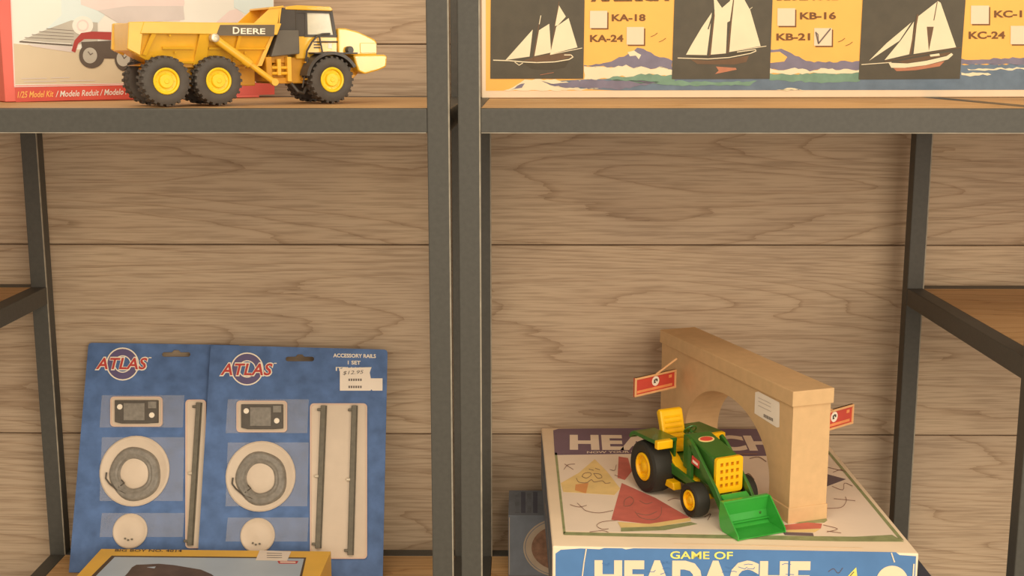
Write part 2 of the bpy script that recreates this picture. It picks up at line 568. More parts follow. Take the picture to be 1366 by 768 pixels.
# three dark ship photographs
S.poly('ship_photograph', M_PHOTO, [(655, -45), (780.5, -45), (778, 105), (654, 105)], 5)
S.poly('ship_photograph', M_PHOTO, [(901, -45), (1032, -45), (1026.5, 105), (896, 105.5)], 5)
S.poly('ship_photograph', M_PHOTO, [(1153, -45), (1291, -45), (1280, 105), (1145, 106)], 5)
z = zoomer(640, 0, 6.209)
for q in ([(438, 245), (412, 468), (213, 497)], [(575, 197), (590, 435), (452, 465), (490, 250)], [(655, 45), (712, 138), (645, 212), (622, 215)], [(735, 150), (808, 392), (582, 450), (632, 222)]):
    S.poly('printed_sail', M_SAIL, z(*q), 7)
S.poly('printed_hull', M_HULLD, z((340, 512), (470, 522), (640, 515), (750, 492), (705, 560), (600, 578), (430, 572)), 6)
S.poly('printed_deck', M_HULL, z((360, 500), (460, 470), (600, 442), (750, 440), (760, 470), (700, 490), (600, 505), (460, 512)), 6)
S.line('printed_rigging', M_SAIL, z((112, 498), (240, 502), (350, 512), (470, 518), (620, 512), (740, 492), (772, 472), (755, 455), (700, 455)), 1.3, 8)
S.line('printed_rigging', M_SAIL, z((505, 130), (492, 200)), 1.0, 8)
S.line('printed_mast', M_HULL, z((490, 200), (440, 500)), 1.3, 6)
S.line('printed_mast', M_HULL, z((656, 15), (575, 490)), 1.1, 6)
S.line('printed_rigging', M_SAIL, z((582, 452), (845, 398)), 0.9, 8)
S.line('printed_rigging', M_SAIL, z((290, 515), (325, 540), (355, 522)), 1.0, 8)
S.line('printed_rigging', M_HULLR, z((500, 620), (610, 600)), 0.6, 8)
z = zoomer(860, 0, 5.69)
for q in ([(508, 95), (492, 250), (470, 418), (312, 415), (350, 345), (430, 210)], [(520, -60), (548, 5), (585, 60), (645, 8), (668, -60), (668, 5), (645, 160), (625, 170), (615, 405), (500, 415), (530, 120)], [(690, -120), (700, -60), (745, -20), (800, 80), (878, 350), (640, 390), (660, 160)]):
    S.poly('printed_sail', M_SAIL, z(*q), 7)
S.line('printed_mast', M_HULL, z((555, -120), (490, 430)), 2.0, 6)
S.line('printed_mast', M_HULL, z((690, -120), (628, 400)), 2.2, 6)
S.line('printed_mast', M_PHOTO, z((525, 80), (480, 220)), 1.6, 8)
S.poly('printed_deck', M_HULLD, z((320, 425), (480, 425), (640, 405), (840, 372), (845, 392), (640, 440), (480, 452)), 6)
S.line('printed_rigging', M_SAIL, z((250, 440), (480, 447), (640, 436), (800, 405), (842, 388), (838, 376), (700, 395)), 1.1, 8)
S.line('printed_rigging', M_SAIL, z((640, 392), (920, 350)), 0.9, 8)
S.line('printed_rigging', M_SAIL, z((790, 75), (815, 55)), 0.7, 8)
S.poly('printed_hull', M_HULL, z((350, 452), (480, 460), (640, 448), (790, 420), (770, 470), (680, 490), (400, 486)), 6)
S.poly('printed_hull_foot', M_HULLR, z((540, 505), (690, 515), (697, 528), (532, 562), (560, 535)), 6)
z = zoomer(1120, 0, 5.553)
for q in ([(530, 165), (440, 302), (215, 450), (345, 320)], [(548, 160), (522, 400), (330, 445), (450, 300)], [(575, 125), (725, 8), (745, 20), (860, 350), (545, 400)]):
    S.poly('printed_sail', M_SAIL, z(*q), 7)
S.line('printed_mast', M_HULL, z((575, 110), (520, 400)), 2.4, 8)
S.line('printed_mast', M_HULL, z((720, 15), (695, 150)), 1.1, 8)
S.poly('printed_mast', M_HULL, z((643, 198), (694, 198), (658, 375)), 8)
S.line('printed_mast', M_HULL, z((330, 455), (895, 350)), 1.0, 8)
S.line('printed_rigging', M_SAIL, z((160, 478), (380, 462)), 1.0, 8)
S.poly('printed_deck', M_HULL, z((430, 455), (560, 430), (810, 385), (830, 400), (640, 445), (480, 470)), 6)
S.poly('printed_rigging', M_SAIL, z((360, 465), (500, 470), (640, 450), (790, 415), (825, 392), (838, 405), (800, 440), (640, 482), (480, 502), (380, 502)), 7)
S.poly('printed_rigging', M_SAIL, z((665, 405), (735, 395), (740, 412), (670, 420)), 7)
S.poly('printed_hull_foot', M_HULLR, z((395, 503), (500, 502), (640, 484), (775, 452), (740, 490), (560, 520), (420, 527)), 6)
# tick boxes and codes
for x0, y0, x1, y1 in ((787, 14.5, 810, 37.5), (836, 36, 859, 59.5), (1037, 11, 1060.5, 34.5), (1086, 37.5, 1109.5, 61), (1295, 7.5, 1319, 32), (1348, 34.5, 1372, 59)):
    S.poly('tick_box_shadow', M_BROWN, [(x0 + 1.8, y0 + 2), (x1 + 1.8, y0 + 2), (x1 + 1.6, y1 + 1.8), (x0 + 1.6, y1 + 1.8)], 3)
    S.poly('tick_box', M_SHIPBOX, [(x0, y0), (x1, y0), (x1 - .3, y1), (x0 - .3, y1)], 4)
S.line('tick_mark', M_INK, [(1088, 43), (1091.5, 58), (1107.5, 38.5)], 1.8, 6)
S.line('tick_mark', M_INK, [(1088, 43), (1091, 46), (1091.5, 57)], 1.0, 6)
for t, x0, x1, yb, h in (('KA-18', 816, 861, 28.5, 9.5), ('KA-24', 787, 831.5, 56, 9.5), ('KB-16', 1067, 1115, 26, 9.8), ('KB-21', 1035.5, 1080.5, 54, 9.5), ('KC-1', 1326, 1363, 23.5, 9.5), ('KC-24', 1292, 1340.5, 52, 10)):
    S.text('lettering', M_BROWN, t, (x0, yb), (x1, yb - 0.3), h, 4, bold=0.032)
S.text('title_lettering', M_BROWN, 'AMERICA', (788, 2.5), (893, 1.5), 15, 4, bold=0.07)
S.text('title_lettering', M_BROWN, 'BLUENOSE', (1036, 0.8), (1118, 0.3), 14, 4, bold=0.06)
for c in ((873, 46), (884, 53), (1123, 53), (1133, 58)):
    S.line('printed_bird', M_BROWN, [(c[0] - 5, c[1] + 3), (c[0], c[1] + 1), (c[0] + 4, c[1] - 2)], 0.7, 4)
S.done()

# ------------------------------------------------------------------ red trailer model kit box
M_REDBOX = mat('kit_box_red', (232, 112, 98), 0.45, 0, 0.10, 14)
M_REDBAND = mat('kit_box_band', (214, 88, 74), 0.45, 0, 0.14, 18)
M_KSKY = mat('kit_print_white', (240, 236, 224), 0.5, 0, 0.03, 12)
M_KGREY = mat('kit_print_grey', (190, 184, 170), 0.5, 0, 0.10, 30)
M_KFLOOR = mat('kit_print_sand', (214, 198, 168), 0.5, 0, 0.05, 16)
M_KPINK = mat('kit_print_pink', (238, 218, 210), 0.5, 0, 0.06, 14)
M_KMAUVE = mat('kit_print_mauve', (216, 205, 198), 0.5, 0, 0.08, 20)
M_KBLUE = mat('kit_print_pale_blue', (222, 234, 230), 0.5, 0, 0.05, 14)
M_KRED = mat('kit_print_red', (176, 66, 60), 0.5, 0, 0.12, 30)
M_KDARK = mat('kit_print_dark', (96, 84, 74), 0.5, 0, 0.12, 40)
M_KYEL = mat('kit_print_yellow', (250, 190, 100), 0.5, 0, 0.05, 30)
c0 = Vector((-0.5395, 0.18))
c1 = Vector((-0.3085, 0.345))
a_kit = math.atan2(c1.y - c0.y, c1.x - c0.x)
r, P, u, n = carton('trailer_kit_box', 'red bordered trailer model kit box behind the yellow dump truck', 'box',
                    (c0.x, c0.y), a_kit, (c1 - c0).length, 0.055, Z_TOP, Z_TOP + 0.17, M_REDBOX)
K = Print(r, P, n)
K.poly('printed_picture', M_KSKY, [(12, -60), (19, 114), (365, 108), (365, -60)], 1)
K.poly('printed_ground', M_KFLOOR, [(17.5, 58), (60, 62), (100, 66), (190, 62), (365, 56), (365, 108), (19, 112.5)], 2)
K.poly('printed_sky_patch', M_KBLUE, [(80, -60), (82, 20), (60, 40), (120, 44), (140, 20), (150, -60)], 2)
K.poly('printed_cloud', M_KPINK, [(100, -60), (108, 6), (130, 14), (160, 28), (240, 28), (246, 4), (238, -60)], 3)
K.poly('printed_cloud', M_KMAUVE, [(130, 14), (170, 8), (244, 8), (246, 26), (160, 32)], 4)
K.poly('printed_sky_patch', M_KBLUE, [(310, -60), (312, 10), (330, 20), (364, 32), (364, -60)], 3)
K.poly('printed_cone', M_KPINK, [(288, 30), (306, 14), (316, 12), (336, 30)], 4)
K.poly('printed_trailer_bed', M_KGREY, [(26, 55), (60, 40), (95, 27), (130, 30), (130, 56), (94, 60), (40, 57)], 4)
K.line('printed_trailer_edge', M_KDARK, [(26, 55.5), (60, 58), (96, 60.5)], 1.6, 6)
K.line('printed_trailer_edge', M_KSKY, [(30, 54), (60, 56.5), (94, 58.6)], 1.0, 7)
for yy in (38, 42, 46, 50):
    K.line('printed_trailer_slat', M_INK, [(88 - (yy - 27) * 2.4, yy), (98, yy + 3)], 0.6, 5)
K.poly('printed_shadow', M_KMAUVE, [(36, 59), (94, 62), (98, 70), (70, 66), (44, 62)], 4)
K.disc('printed_spare_wheel', M_KSKY, 110, 34, 14, 12.5, 5)
K.ring('printed_spare_rim', M_KPINK, 110, 34, 6, 8, 6)
K.poly('printed_mudguard', M_KRED, [(95, 68), (99, 54), (108, 44), (122, 42), (156, 43), (156, 54), (130, 52), (112, 52), (104, 58), (100, 70)], 6)
K.poly('printed_underside', M_KDARK, [(108, 56), (150, 54), (160, 60), (160, 78), (138, 78), (110, 70)], 6)
K.disc('printed_tyre', M_KDARK, 122, 74, 17, 17, 7)
K.disc('printed_rim', M_KGREY, 119.5, 74, 9.5, 10.5, 8)
K.line('printed_hub_mark', M_INK, [(117, 69), (120, 73), (123, 71)], 1.4, 9)
K.disc('printed_tyre', M_KDARK, 166, 78, 13.5, 17, 7)
K.disc('printed_rim', M_KGREY, 164, 78, 9, 10.5, 8)
K.line('printed_hub_mark', M_INK, [(162, 73), (165, 78), (168, 75)], 1.4, 9)
for yy, xa, xb in ((105, 28, 62), (104, 68, 92), (109, 32, 75), (108, 80, 126)):
    K.line('printed_small_print', M_KMAUVE, [(xa, yy), (xb, yy - 0.8)], 1.0, 5)
K.poly('printed_band', M_REDBAND, [(20, 117), (366, 110.5), (366, 126), (21, 136)], 3)
K.line('printed_band_edge', M_KPINK, [(19, 115.6), (366, 109)], 1.2, 4)
K.line('printed_picture_edge', M_KPINK, [(12, -60), (19.5, 116)], 1.6, 4)
K.text('lettering', M_KYEL, '1/25 Model Kit', (23, 130.5), (71, 129), 8.5, 5, bold=0.012, shear=0.2)
K.text('lettering_white', M_KSKY, '/ Modele Reduit / Modelo Para Armar', (74, 129.3), (206, 124.6), 8.2, 5, bold=0.012, shear=0.2)
K.done()

# ------------------------------------------------------------------ dump truck
th = math.radians(32)
TO = Vector((-0.328, 0.045))
ax, pw = Vector((math.cos(th), math.sin(th))), Vector((-math.sin(th), math.cos(th)))
tc_ = TO + ax * 0.085 + pw * 0.037
truck = thing('dump_truck', 'yellow articulated toy dump truck with six black wheels on the upper left shelf', 'toy truck', (tc_.x, tc_.y, Z_TOP), th)
OFF = (-0.085, -0.037, 0)


def tyre_mesh(R, W, rim, lugs, lug_h):
    mb = MB()
    k = R / 0.0235
    mb.lathe([(rim, 0.0022), (rim + .0016 * k, 0.0006), (R * .78, 0), (R * .93, 0.0012), (R * .965, W * .2), (R * .97, W * .5), (R * .965, W * .8), (R * .93, W - .0012), (R * .78, W), (rim, W - .002), (rim * .5, W - .003), (rim * .5, .006), (rim, .0022)], n=36)
    for i in range(lugs):
        for side in (0, 1):
            a = 2 * math.pi * (i + 0.5 * side) / lugs
            st = len(mb.v)
            y0, y1 = (0.0006, W * .48) if side == 0 else (W * .52, W - .0006)
            da = 0.55 * math.pi / lugs
            sk = 0.5 * da * (1 if side == 0 else -1)
            pts = []
            for (aa, yy, rr) in ((a - da, y0, R * .9), (a + da, y0, R * .9), (a + da + sk, y1, R * .94), (a - da + sk, y1, R * .94), (a - da * .7, y0 + .0008, R + lug_h * .4), (a + da * .7, y0 + .0008, R + lug_h * .4), (a + da * .7 + sk, y1, R + lug_h), (a - da * .7 + sk, y1, R + lug_h)):
                pts.append((rr * math.cos(aa), yy, rr * math.sin(aa)))
            mb.add(pts, [(0, 1, 2, 3), (4, 5, 6, 7), (0, 1, 5, 4), (1, 2, 6, 5), (2, 3, 7, 6), (3, 0, 4, 7)])
    return mb.mesh('wheel', smooth=40)


def hub_mesh(rim):
    mb = MB()
    mb.lathe([(rim, .0065), (rim, .0012), (rim * .93, .0006), (rim * .84, .001), (rim * .78, .0035), (rim * .56, .0038), (rim * .52, .0012), (rim * .48, .0008), (rim * .2, .0008), (rim * .16, .0002), (0.00001, .0002)], n=28)
    for i in range(8):
        a = 2 * math.pi * i / 8
        mb.lathe([(.0005, .0036), (.0005, .0028), (.00001, .0028)], (rim * .67 * math.cos(a), 0, rim * .67 * math.sin(a)), 6)
    return mb.mesh('hub', smooth=35)


tm, hm = tyre_mesh(0.0230, 0.020, 0.0124, 24, 0.0006), hub_mesh(0.0124)
for s in (-0.003, 0.0470, 0.1635):
    for far in (0, 1):
        w_ = link('wheel', tm, M_TYRE, truck, (s + OFF[0], (0.074 if far else 0.0) + OFF[1], 0.0236))
        if far:
            w_.rotation_euler = (0, 0, math.pi)
        w_['label'] = 'black knobbly tyre'
        h_ = link('hub', hm, M_HUB, w_)
        h_['label'] = 'bright yellow hub'

MB(OFF).box(-.016, .092, .026, .048, .018, .036).box(-.006, 0, .018, .056, .020, .027).box(.044, .050, .018, .056, .020, .027).build('rear_chassis', M_YELD, truck, .0008)
MB(OFF).prism([(.104, .020), (.19, .020), (.205, .034), (.205, .044), (.118, .046), (.104, .034)], .020, .054).build('front_chassis', M_YELD, truck, .0008)
# tub: two side plates leaning in towards the belly, floor, headboard, tail plate
def lean(mb, near):
    for i, v in enumerate(mb.v):
        d = max(0.0, 0.0670 - v.z) * 0.38
        mb.v[i] = Vector((v.x, v.y + (d if near else -d), v.z))
    return mb


low = [(-.0245, .0474), (-.008, .0385), (.087, .0368), (.0945, .0378), (.1125, .0765), (-.026, .0765)]
tub = MB(OFF)
for w0 in (.0095, .0625):
    q = lean(MB(OFF).prism(low, w0, w0 + .002), w0 < .03)
    nv_ = len(tub.v); tub.v += q.v; tub.f += [tuple(i + nv_ for i in f) for f in q.f]
tub.prism([(-.0340, .0530), (-.0245, .0474), (-.008, .0385), (.087, .0368), (.087, .0392), (-.0075, .0410), (-.024, .0495), (-.0335, .0553)], .0205, .0535)
tub.prism([(.087, .0368), (.0945, .0372), (.1128, .0770), (.1098, .0770), (.0905, .0385)], .0125, .0615)
body = tub.build('dump_body', M_YEL, truck, .0003)
MB(OFF).prism([(-.0345, .0515), (-.0320, .0505), (-.0300, .0765), (-.0330, .0765)], .0080, .0660).build('tail_plate', M_YEL, body, .0005)
for w0, w1 in ((.0055, .0100), (.0640, .0685)):
    near = w0 < .03
    MB(OFF).prism([(-.0240, .0668), (.1088, .0670), (.1135, .0780), (-.0200, .0778)], w0, w1).build('side_rail', M_YEL, body, .0006)
    s0, s1 = (w0, .011) if near else (.063, w1)
    MB(OFF).prism([(-.0360, .0530), (-.0245, .0470), (-.0195, .0778), (-.0335, .0772)], s0 + .001, s1).build('tail_flare', M_YEL, body, .0006)
    yb = (w0 + .0012, .0098) if near else (.0642, w1 - .0012)
    for q in ([(-.0205, .0480), (-.0170, .0470), (-.0085, .0672), (-.0130, .0672)], [(.0280, .0380), (.0400, .0375), (.0420, .0672), (.0325, .0672)], [(.0655, .0375), (.0685, .0375), (.0735, .0672), (.0705, .0672)], [(-.002, .0530), (.028, .0530), (.028, .0550), (-.002, .0550)], [(.0420, .0530), (.0655, .0530), (.0655, .0548), (.0420, .0548)], [(.0700, .0530), (.0985, .0530), (.0990, .0548), (.0700, .0548)], [(-.010, .0405), (.088, .0385), (.088, .0405), (-.010, .0425)]):
        lean(MB(OFF).prism(q, *yb), near).build('rib', M_YEL, body)
    for (bs, bz) in ((-.0105, .0465), (.010, .0500), (.0785, .0500), (.004, .0655), (.050, .0655), (-.012, .0395)):
        ya_ = (yb[0] + .0012, yb[0] - .0006) if near else (yb[1] - .0012, yb[1] + .0006)
        lean(MB(OFF).lathe([(.0011, ya_[0]), (.0011, ya_[1]), (.00001, ya_[1])], (bs, 0, bz), 8), near).build('bolt', M_YEL, body)
guard = MB(OFF)
for w0 in (.0100, .0625):
    guard.prism([(.0865, .0775), (.1040, .0925), (.1140, .0938), (.1125, .0770)], w0, w0 + .0015)
guard.prism([(.1105, .0765), (.1130, .0765), (.1160, .0938), (.1135, .0945)], .010, .064)
guard.prism([(.1020, .0915), (.1175, .0935), (.1175, .0952), (.1035, .0935)], .009, .065)
guard.build('spill_guard', M_YEL, body, .0003)
MB(OFF).prism([(-.0250, .0375), (.080, .0345), (.080, .0375), (-.0120, .0400)], .020, .054).build('hoist_frame', M_YELD, truck)
for w0 in (.0035, .0705):
    c = MB(OFF).tube([(.0440, w0, .0640), (.0760, w0, .0412)], .0041, 12).tube([(.0760, w0, .0412), (.1030, w0, .0218)], .0030, 12).tube([(.0730, w0, .0433), (.0790, w0, .0391)], .0046, 12)
    cy = c.build('hoist_cylinder', M_YEL, truck, smooth=40)
    e = -1 if w0 < .03 else 1
    MB(OFF).lathe([(.0040, w0 - e * .003), (.0040, w0 + e * .0048), (.0034, w0 + e * .0052), (.0016, w0 + e * .0052), (.0014, w0 + e * .0046), (.00001, w0 + e * .0046)], (.0445, 0, .0635), 18).build('pivot_pin', M_CHROME, cy, smooth=35)
    MB(OFF).lathe([(.0036, w0 - .003), (.0036, w0 + .003), (.00001, w0 + .003)], (.1030, 0, .0218), 12).lathe([(.0036, w0 - .003), (.00001, w0 - .003)], (.1030, 0, .0218), 12).build('lower_pin', M_YEL, cy, smooth=35)
# articulation joint
MB(OFF).box(.098, .104, .010, .064, .022, .046).box(.104, .124, .016, .058, .020, .026).box(.104, .124, .018, .056, .040, .048).build('hitch_frame', M_YELD, truck, .0006)
for zz in (.030, .0355):
    MB(OFF).tube([(.104, .014, zz), (.122, .014, zz)], .0016, 8).build('steering_ram', M_YEL, truck, smooth=40)
MB(OFF).box(.110, .114, .0115, .016, .028, .044).box(.120, .1245, .0105, .018, .022, .046).build('hose_bracket', M_YEL, truck, .0004)
# engine module behind the cab
MB(OFF).prism([(.104, .046), (.134, .049), (.134, .072), (.113, .072)], .012, .062).build('rear_module', M_GREY, truck, .0010, 2)
MB(OFF).box(.1145, .133, .016, .058, .071, .0935).build('air_cleaner_housing', M_DARK, truck, .0012, 2)
# cab
cab = MB(OFF).prism([(.132, .044), (.176, .044), (.1775, .066), (.132, .066)], .017, .057).build('cab', M_YEL, truck, .0008)
MB(OFF).prism([(.1335, .066), (.1765, .066), (.1695, .0915), (.1335, .0915)], .0185, .0555).build('window_glass', M_GLASS, cab)
for (s0, s1, z0, z1, t) in ((.132, .132, .052, .092, .0026), (.1425, .1425, .064, .092, .0026), (.1765, .1690, .046, .092, .0032)):
    for w0 in (.0172, .0548):
        MB(OFF).prism([(s0, z0), (s0 + t, z0), (s1 + t, z1), (s1, z1)], w0, w0 + .002).build('pillar', M_DARK, cab)
for w0 in (.0178, .0548):
    MB(OFF).box(.1340, .1430, w0, w0 + .0014, .060, .0905).build('rear_quarter_panel', M_DARK, cab)
for w0 in (.0168, .0557):
    MB(OFF).prism([(.1415, .0655), (.1770, .0655), (.1765, .0680), (.1415, .0680)], w0, w0 + .0016).build('window_sill', M_DARK, cab)
    MB(OFF).prism([(.132, .0890), (.1715, .0890), (.1710, .0912), (.132, .0912)], w0, w0 + .0016).build('window_head', M_DARK, cab)
    for k in range(3):
        MB(OFF).box(.151, .158, w0 - .0002, w0 + .0016, .0545 + k * .0028, .0558 + k * .0028).build('vent_slot', M_DARK, cab)
    MB(OFF).box(.1665, .1705, w0 - .0001, w0 + .0016, .0545, .0595).build('warning_sticker', M_PAPER, cab)
MB(OFF).prism([(.1215, .0918), (.1705, .0912), (.1720, .0930), (.1690, .0955), (.134, .0962), (.1225, .0945)], .0150, .0590).build('roof', M_YEL, cab, .0008, 2)
MB(OFF).tube([(.1370, .0145, .026), (.1400, .013, .040), (.1420, .0128, .052), (.1475, .0130, .0605), (.1530, .0135, .0660), (.1590, .0140, .0685), (.1680, .0150, .0690)], .0010, 6).tube([(.1560, .0140, .067), (.1600, .0145, .046)], .0009, 6).tube([(.1565, .0140, .0610), (.1760, .0150, .0610)], .0008, 6).build('handrail', M_DARK, cab, smooth=40)
for k in range(4):
    MB(OFF).box(.1365 + k * .0008, .1475, .011, .0175, .0235 + k * .0055, .0250 + k * .0055).build('ladder_step', M_YELD, truck)
MB(OFF).tube([(.1350, .0105, .016), (.1420, .0105, .046)], .0008, 6).build('ladder_rail', M_DARK, truck, smooth=40)
MB(OFF).tube([(.1260, .017, .020), (.131, .012, .012), (.137, .013, .0105), (.142, .018, .016)], .0016, 8).build('hose', M_DARK, truck, smooth=40)
# hood, bumper, wings
hood = MB(OFF).prism([(.1765, .048), (.2190, .048), (.2192, .0612), (.2165, .0640), (.1990, .0712), (.1850, .0745), (.1765, .0745)], .014, .060).build('hood', M_YEL, truck, .0014, 2)
MB(OFF).box(.2000, .2185, .0133, .0148, .0498, .0600).build('hood_panel', M_YEL, hood, .0004)
for k in range(5):
    MB(OFF).box(.2188, .2197, .018, .056, .0498 + k * .0026, .0512 + k * .0026).build('grille_slot', M_DARK, hood)
MB(OFF).lathe([(.0038, .0142), (.0038, .0092), (.0030, .0080), (.00001, .0080)], (.1872, 0, .0530), 18).build('air_intake', M_DARK, truck, smooth=40)
MB(OFF).prism([(.1890, .0480), (.1945, .0318), (.2020, .0288), (.2170, .0325), (.2262, .0360), (.2275, .0470), (.2240, .0485)], .007, .067).build('bumper', M_YEL, truck, .0016, 2)
for w0, w1 in ((-.001, .0175), (.0565, .075)):
    arc = [(.1635 + .0284 * math.cos(math.radians(a)), .0240 + .0274 * math.sin(math.radians(a))) for a in range(28, 176, 8)]
    arc2 = [(.1635 + .0252 * math.cos(math.radians(a)), .0240 + .0243 * math.sin(math.radians(a))) for a in range(28, 176, 8)]
    MB(OFF).prism(arc + arc2[::-1], w0, w1).build('wing', M_DARK, truck, smooth=30)
    MB(OFF).box(.145, .192, w0 + .002, w1, .0488, .0505).build('wing_deck', M_DARK, truck, .0004)
# lettered side panel on the near rail
Pn = FRAME[truck] @ Vector((0, .0055 + OFF[1], 0))
D = Print(truck, Pn, Vector((math.sin(th), -math.cos(th), 0)))
D.poly('name_panel', mat('name_panel_grey', (104, 92, 74), .5), [(293.5, 33.2), (366.5, 33.0), (365.5, 48.5), (288.2, 47.2)], 2)
D.text('lettering', M_WHITE, 'D', (310.3, 45.2), (319.2, 45.3), 9.4, 4, bold=0.02)
D.text('lettering', M_WHITE, 'EERE', (320.8, 45.3), (353.5, 45.6), 7.8, 4, bold=0.02)
D.done()

# ------------------------------------------------------------------ carded rail accessory packs
M_CARD = mat('card_blue', (84, 112, 158), 0.6, 0, 0.22, 55, 0.05)
M_CARDEDGE = mat('card_edge', (170, 160, 150), 0.7)
M_TRAY = mat('blister_backing_cream', (220, 200, 176), 0.5, 0, 0.03, 60)
M_RIM = mat('blister_rim', (222, 190, 168), 0.35, 0, 0.03, 60)
M_FILM = mat('clear_blister_film', (235, 232, 230), 0.2, 0, 0.05, 40, 0, 0.6, alpha=0.11)
M_WIRE = mat('grey_wire', (138, 130, 118), 0.45, 0, 0.18, 200)
M_RAIL = mat('blackened_rail', (112, 104, 88), 0.4, 0.2, 0.14, 150)
M_MOTOR = mat('switch_motor_black', (92, 84, 74), 0.5, 0, 0.10, 150)
M_LRED = mat('logo_red', (196, 70, 62), 0.55, 0, 0.05, 60)
M_LVIO = mat('logo_violet', (104, 92, 128), 0.55, 0, 0.05, 60)

lean0, lean1, zlo, zhi = 0.305, 0.408, Z_LOW, 1.098


def card(label, outline, hole, logo, motor, coil, small, rail_tray, rails, depth_off):
    """upright card leaning back against the wall"""
    sl = Vector((0, lean1 - lean0, zhi - zlo)).normalized()
    n = Vector((0, -sl.z, sl.y))
    P = Vector((0, lean0, zlo)) - n * depth_off
    ctr = on_plane((outline[0][0] + outline[1][0]) / 2, 700, P, n)
    base = P + sl * (-(P.z - Z_LOW) / sl.z)
    root = thing('carded_accessory_pack', label, 'blister pack', (ctr.x, base.y, Z_LOW), 0, 'blue carded rail accessory packs leaning on the wall')
    X = Vector((1, 0, 0))
    inv = FRAME[root].inverted()
    # local 2D frame on the card: u along X, v up the slope
    def uv(px, py):
        p = on_plane(px, py, P, n) - P
        return (p.dot(X) - ctr.x, p.dot(sl) + (P - base).dot(sl))
    Mc = inv @ Matrix((( 1, 0, n.x, base.x + ctr.x), (0, sl.y, n.y, base.y), (0, sl.z, n.z, base.z), (0, 0, 0, 1)))
    def plate(name, loops, z0, th, m, bevel=0.0, smooth=0):
        vs, fs = flat_shape(loops, th)
        mb = MB().add([v + Vector((0, 0, z0)) for v in vs], fs)
        mb.xform(Mc)
        return mb.build(name, m, root, bevel=bevel, smooth=smooth)
    def px_loop(pts):
        return [uv(*p) for p in pts]
    tl, tr = uv(*outline[0]), uv(*outline[1])
    r_ = .004
    lp = [(outline[2][0], 0.0008), (outline[2][1], 0.0008), (tr[0], tr[1] - r_), (tr[0] - r_ * .3, tr[1] - r_ * .3), (tr[0] - r_, tr[1]), (tl[0] + r_, tl[1]), (tl[0] + r_ * .3, tl[1] - r_ * .3), (tl[0], tl[1] - r_)]
    lp[0] = (tl[0] + outline[3][0], 0.0008); lp[1] = (tr[0] + outline[3][1], 0.0008)
    hl = rrect(hole[0] - 19, hole[1] - 3, hole[0] + 19, hole[1] + 3.2, 3.0)
    bump_ = [(hole[0] - 6, hole[1] - 3), (hole[0] - 3, hole[1] - 6), (hole[0] + 3, hole[1] - 6), (hole[0] + 6, hole[1] - 3)]
    # slot with the small notch of a euro hole
    k = max(range(len(hl)), key=lambda i: (-abs(hl[i][1] - (hole[1] - 3)) * 100 - abs(hl[i][0] - (hole[0] - 16))))
    hl = hl[:k + 1] + bump_ + hl[k + 1:]
    plate('card', [lp, px_loop(hl)], -0.0012, 0.0012, M_CARD)
    # trays: cream backing panels standing proud, with a rim
    def tray(name, loop_px, h, rim=True):
        o = plate(name, [px_loop(loop_px)], 0.0002, h, M_TRAY, 0.0)
        if rim:
            cx = sum(p[0] for p in loop_px) / len(loop_px); cy = sum(p[1] for p in loop_px) / len(loop_px)
            w = max(p[0] for p in loop_px) - min(p[0] for p in loop_px); hh = max(p[1] for p in loop_px) - min(p[1] for p in loop_px)
            kx, ky = 1 - 3.4 / w, 1 - 3.4 / hh
            inn = [(cx + (p[0] - cx) * kx, cy + (p[1] - cy) * ky) for p in loop_px]
            plate('blister_rim', [px_loop(loop_px), px_loop(inn)], 0.0002 + h, 0.0012, M_RIM)
        return o
    def disc_px(cx, cy, r, sy=1.0, n_=36):
        return [(cx + r * math.cos(2 * math.pi * i / n_), cy + sy * r * math.sin(2 * math.pi * i / n_)) for i in range(n_)]
    def raised(name, cpx, prof_px, m, zoff=0.0, wob=0.0, n_=40, smooth=40):
        """lathe on the card; prof in (radius px, height m)"""
        cu, cv = uv(*cpx)
        kpx = (uv(cpx[0] + 10, cpx[1])[0] - cu) / 10
        mb = MB()
        mb.lathe([(rp * kpx, h + zoff) for rp, h in prof_px], (cu, cv, 0), n_, 'z')
        if wob:
            rnd = random.Random(5)
            ph = [rnd.random() * 6 for _ in range(3)]
            for i, v in enumerate(mb.v):
                a = math.atan2(v.y - cv, v.x - cu)
                f = 1 + wob * (math.sin(2 * a + ph[0]) + .5 * math.sin(5 * a + ph[1]))
                mb.v[i] = Vector((cu + (v.x - cu) * f, cv + (v.y - cv) * f, v.z))
        mb.xform(Mc)
        return mb.build(name, m, root, smooth=smooth)
    # film flanges
    fl0, fr0 = motor[0] - 12, rail_tray[0] - 2
    for (ya, yb) in ((motor[1] - 2, motor[3] + 1), (coil[1] - 45, coil[1] + 40), (small[1] - 24, small[1] + 8)):
        plate('film', [px_loop([(fl0, ya), (fr0, ya), (fr0 - 2, yb), (fl0 - 3, yb)])], 0.0003, 0.0004, M_FILM)
    # motor
    tray('motor_tray', rrect(*motor, 5), 0.0016)
    m0, m1, m2, m3 = motor[0] + 7, motor[1] + 5, motor[2] - 5, motor[3] - 4
    plate('switch_motor', [px_loop([(m0, m1), (m2, m1), (m2, m3 - 1), (m0 + 42, m3), (m0 + 8, m3), (m0, m3 - 2)])], 0.0019, 0.0040, M_MOTOR, 0.0004)
    plate('motor_cover', [px_loop([(m0 + 12, m1 + 4), (m0 + 40, m1 + 4), (m0 + 40, m3 - 4), (m0 + 12, m3 - 4)])], 0.0059, 0.0012, M_WIRE, 0.0003)
    plate('motor_terminal', [px_loop([(m2 - 13, m1 + 2), (m2 - 2, m1 + 2), (m2 - 2, m1 + 11), (m2 - 13, m1 + 11)])], 0.0059, 0.0008, M_WIRE, 0.0002)
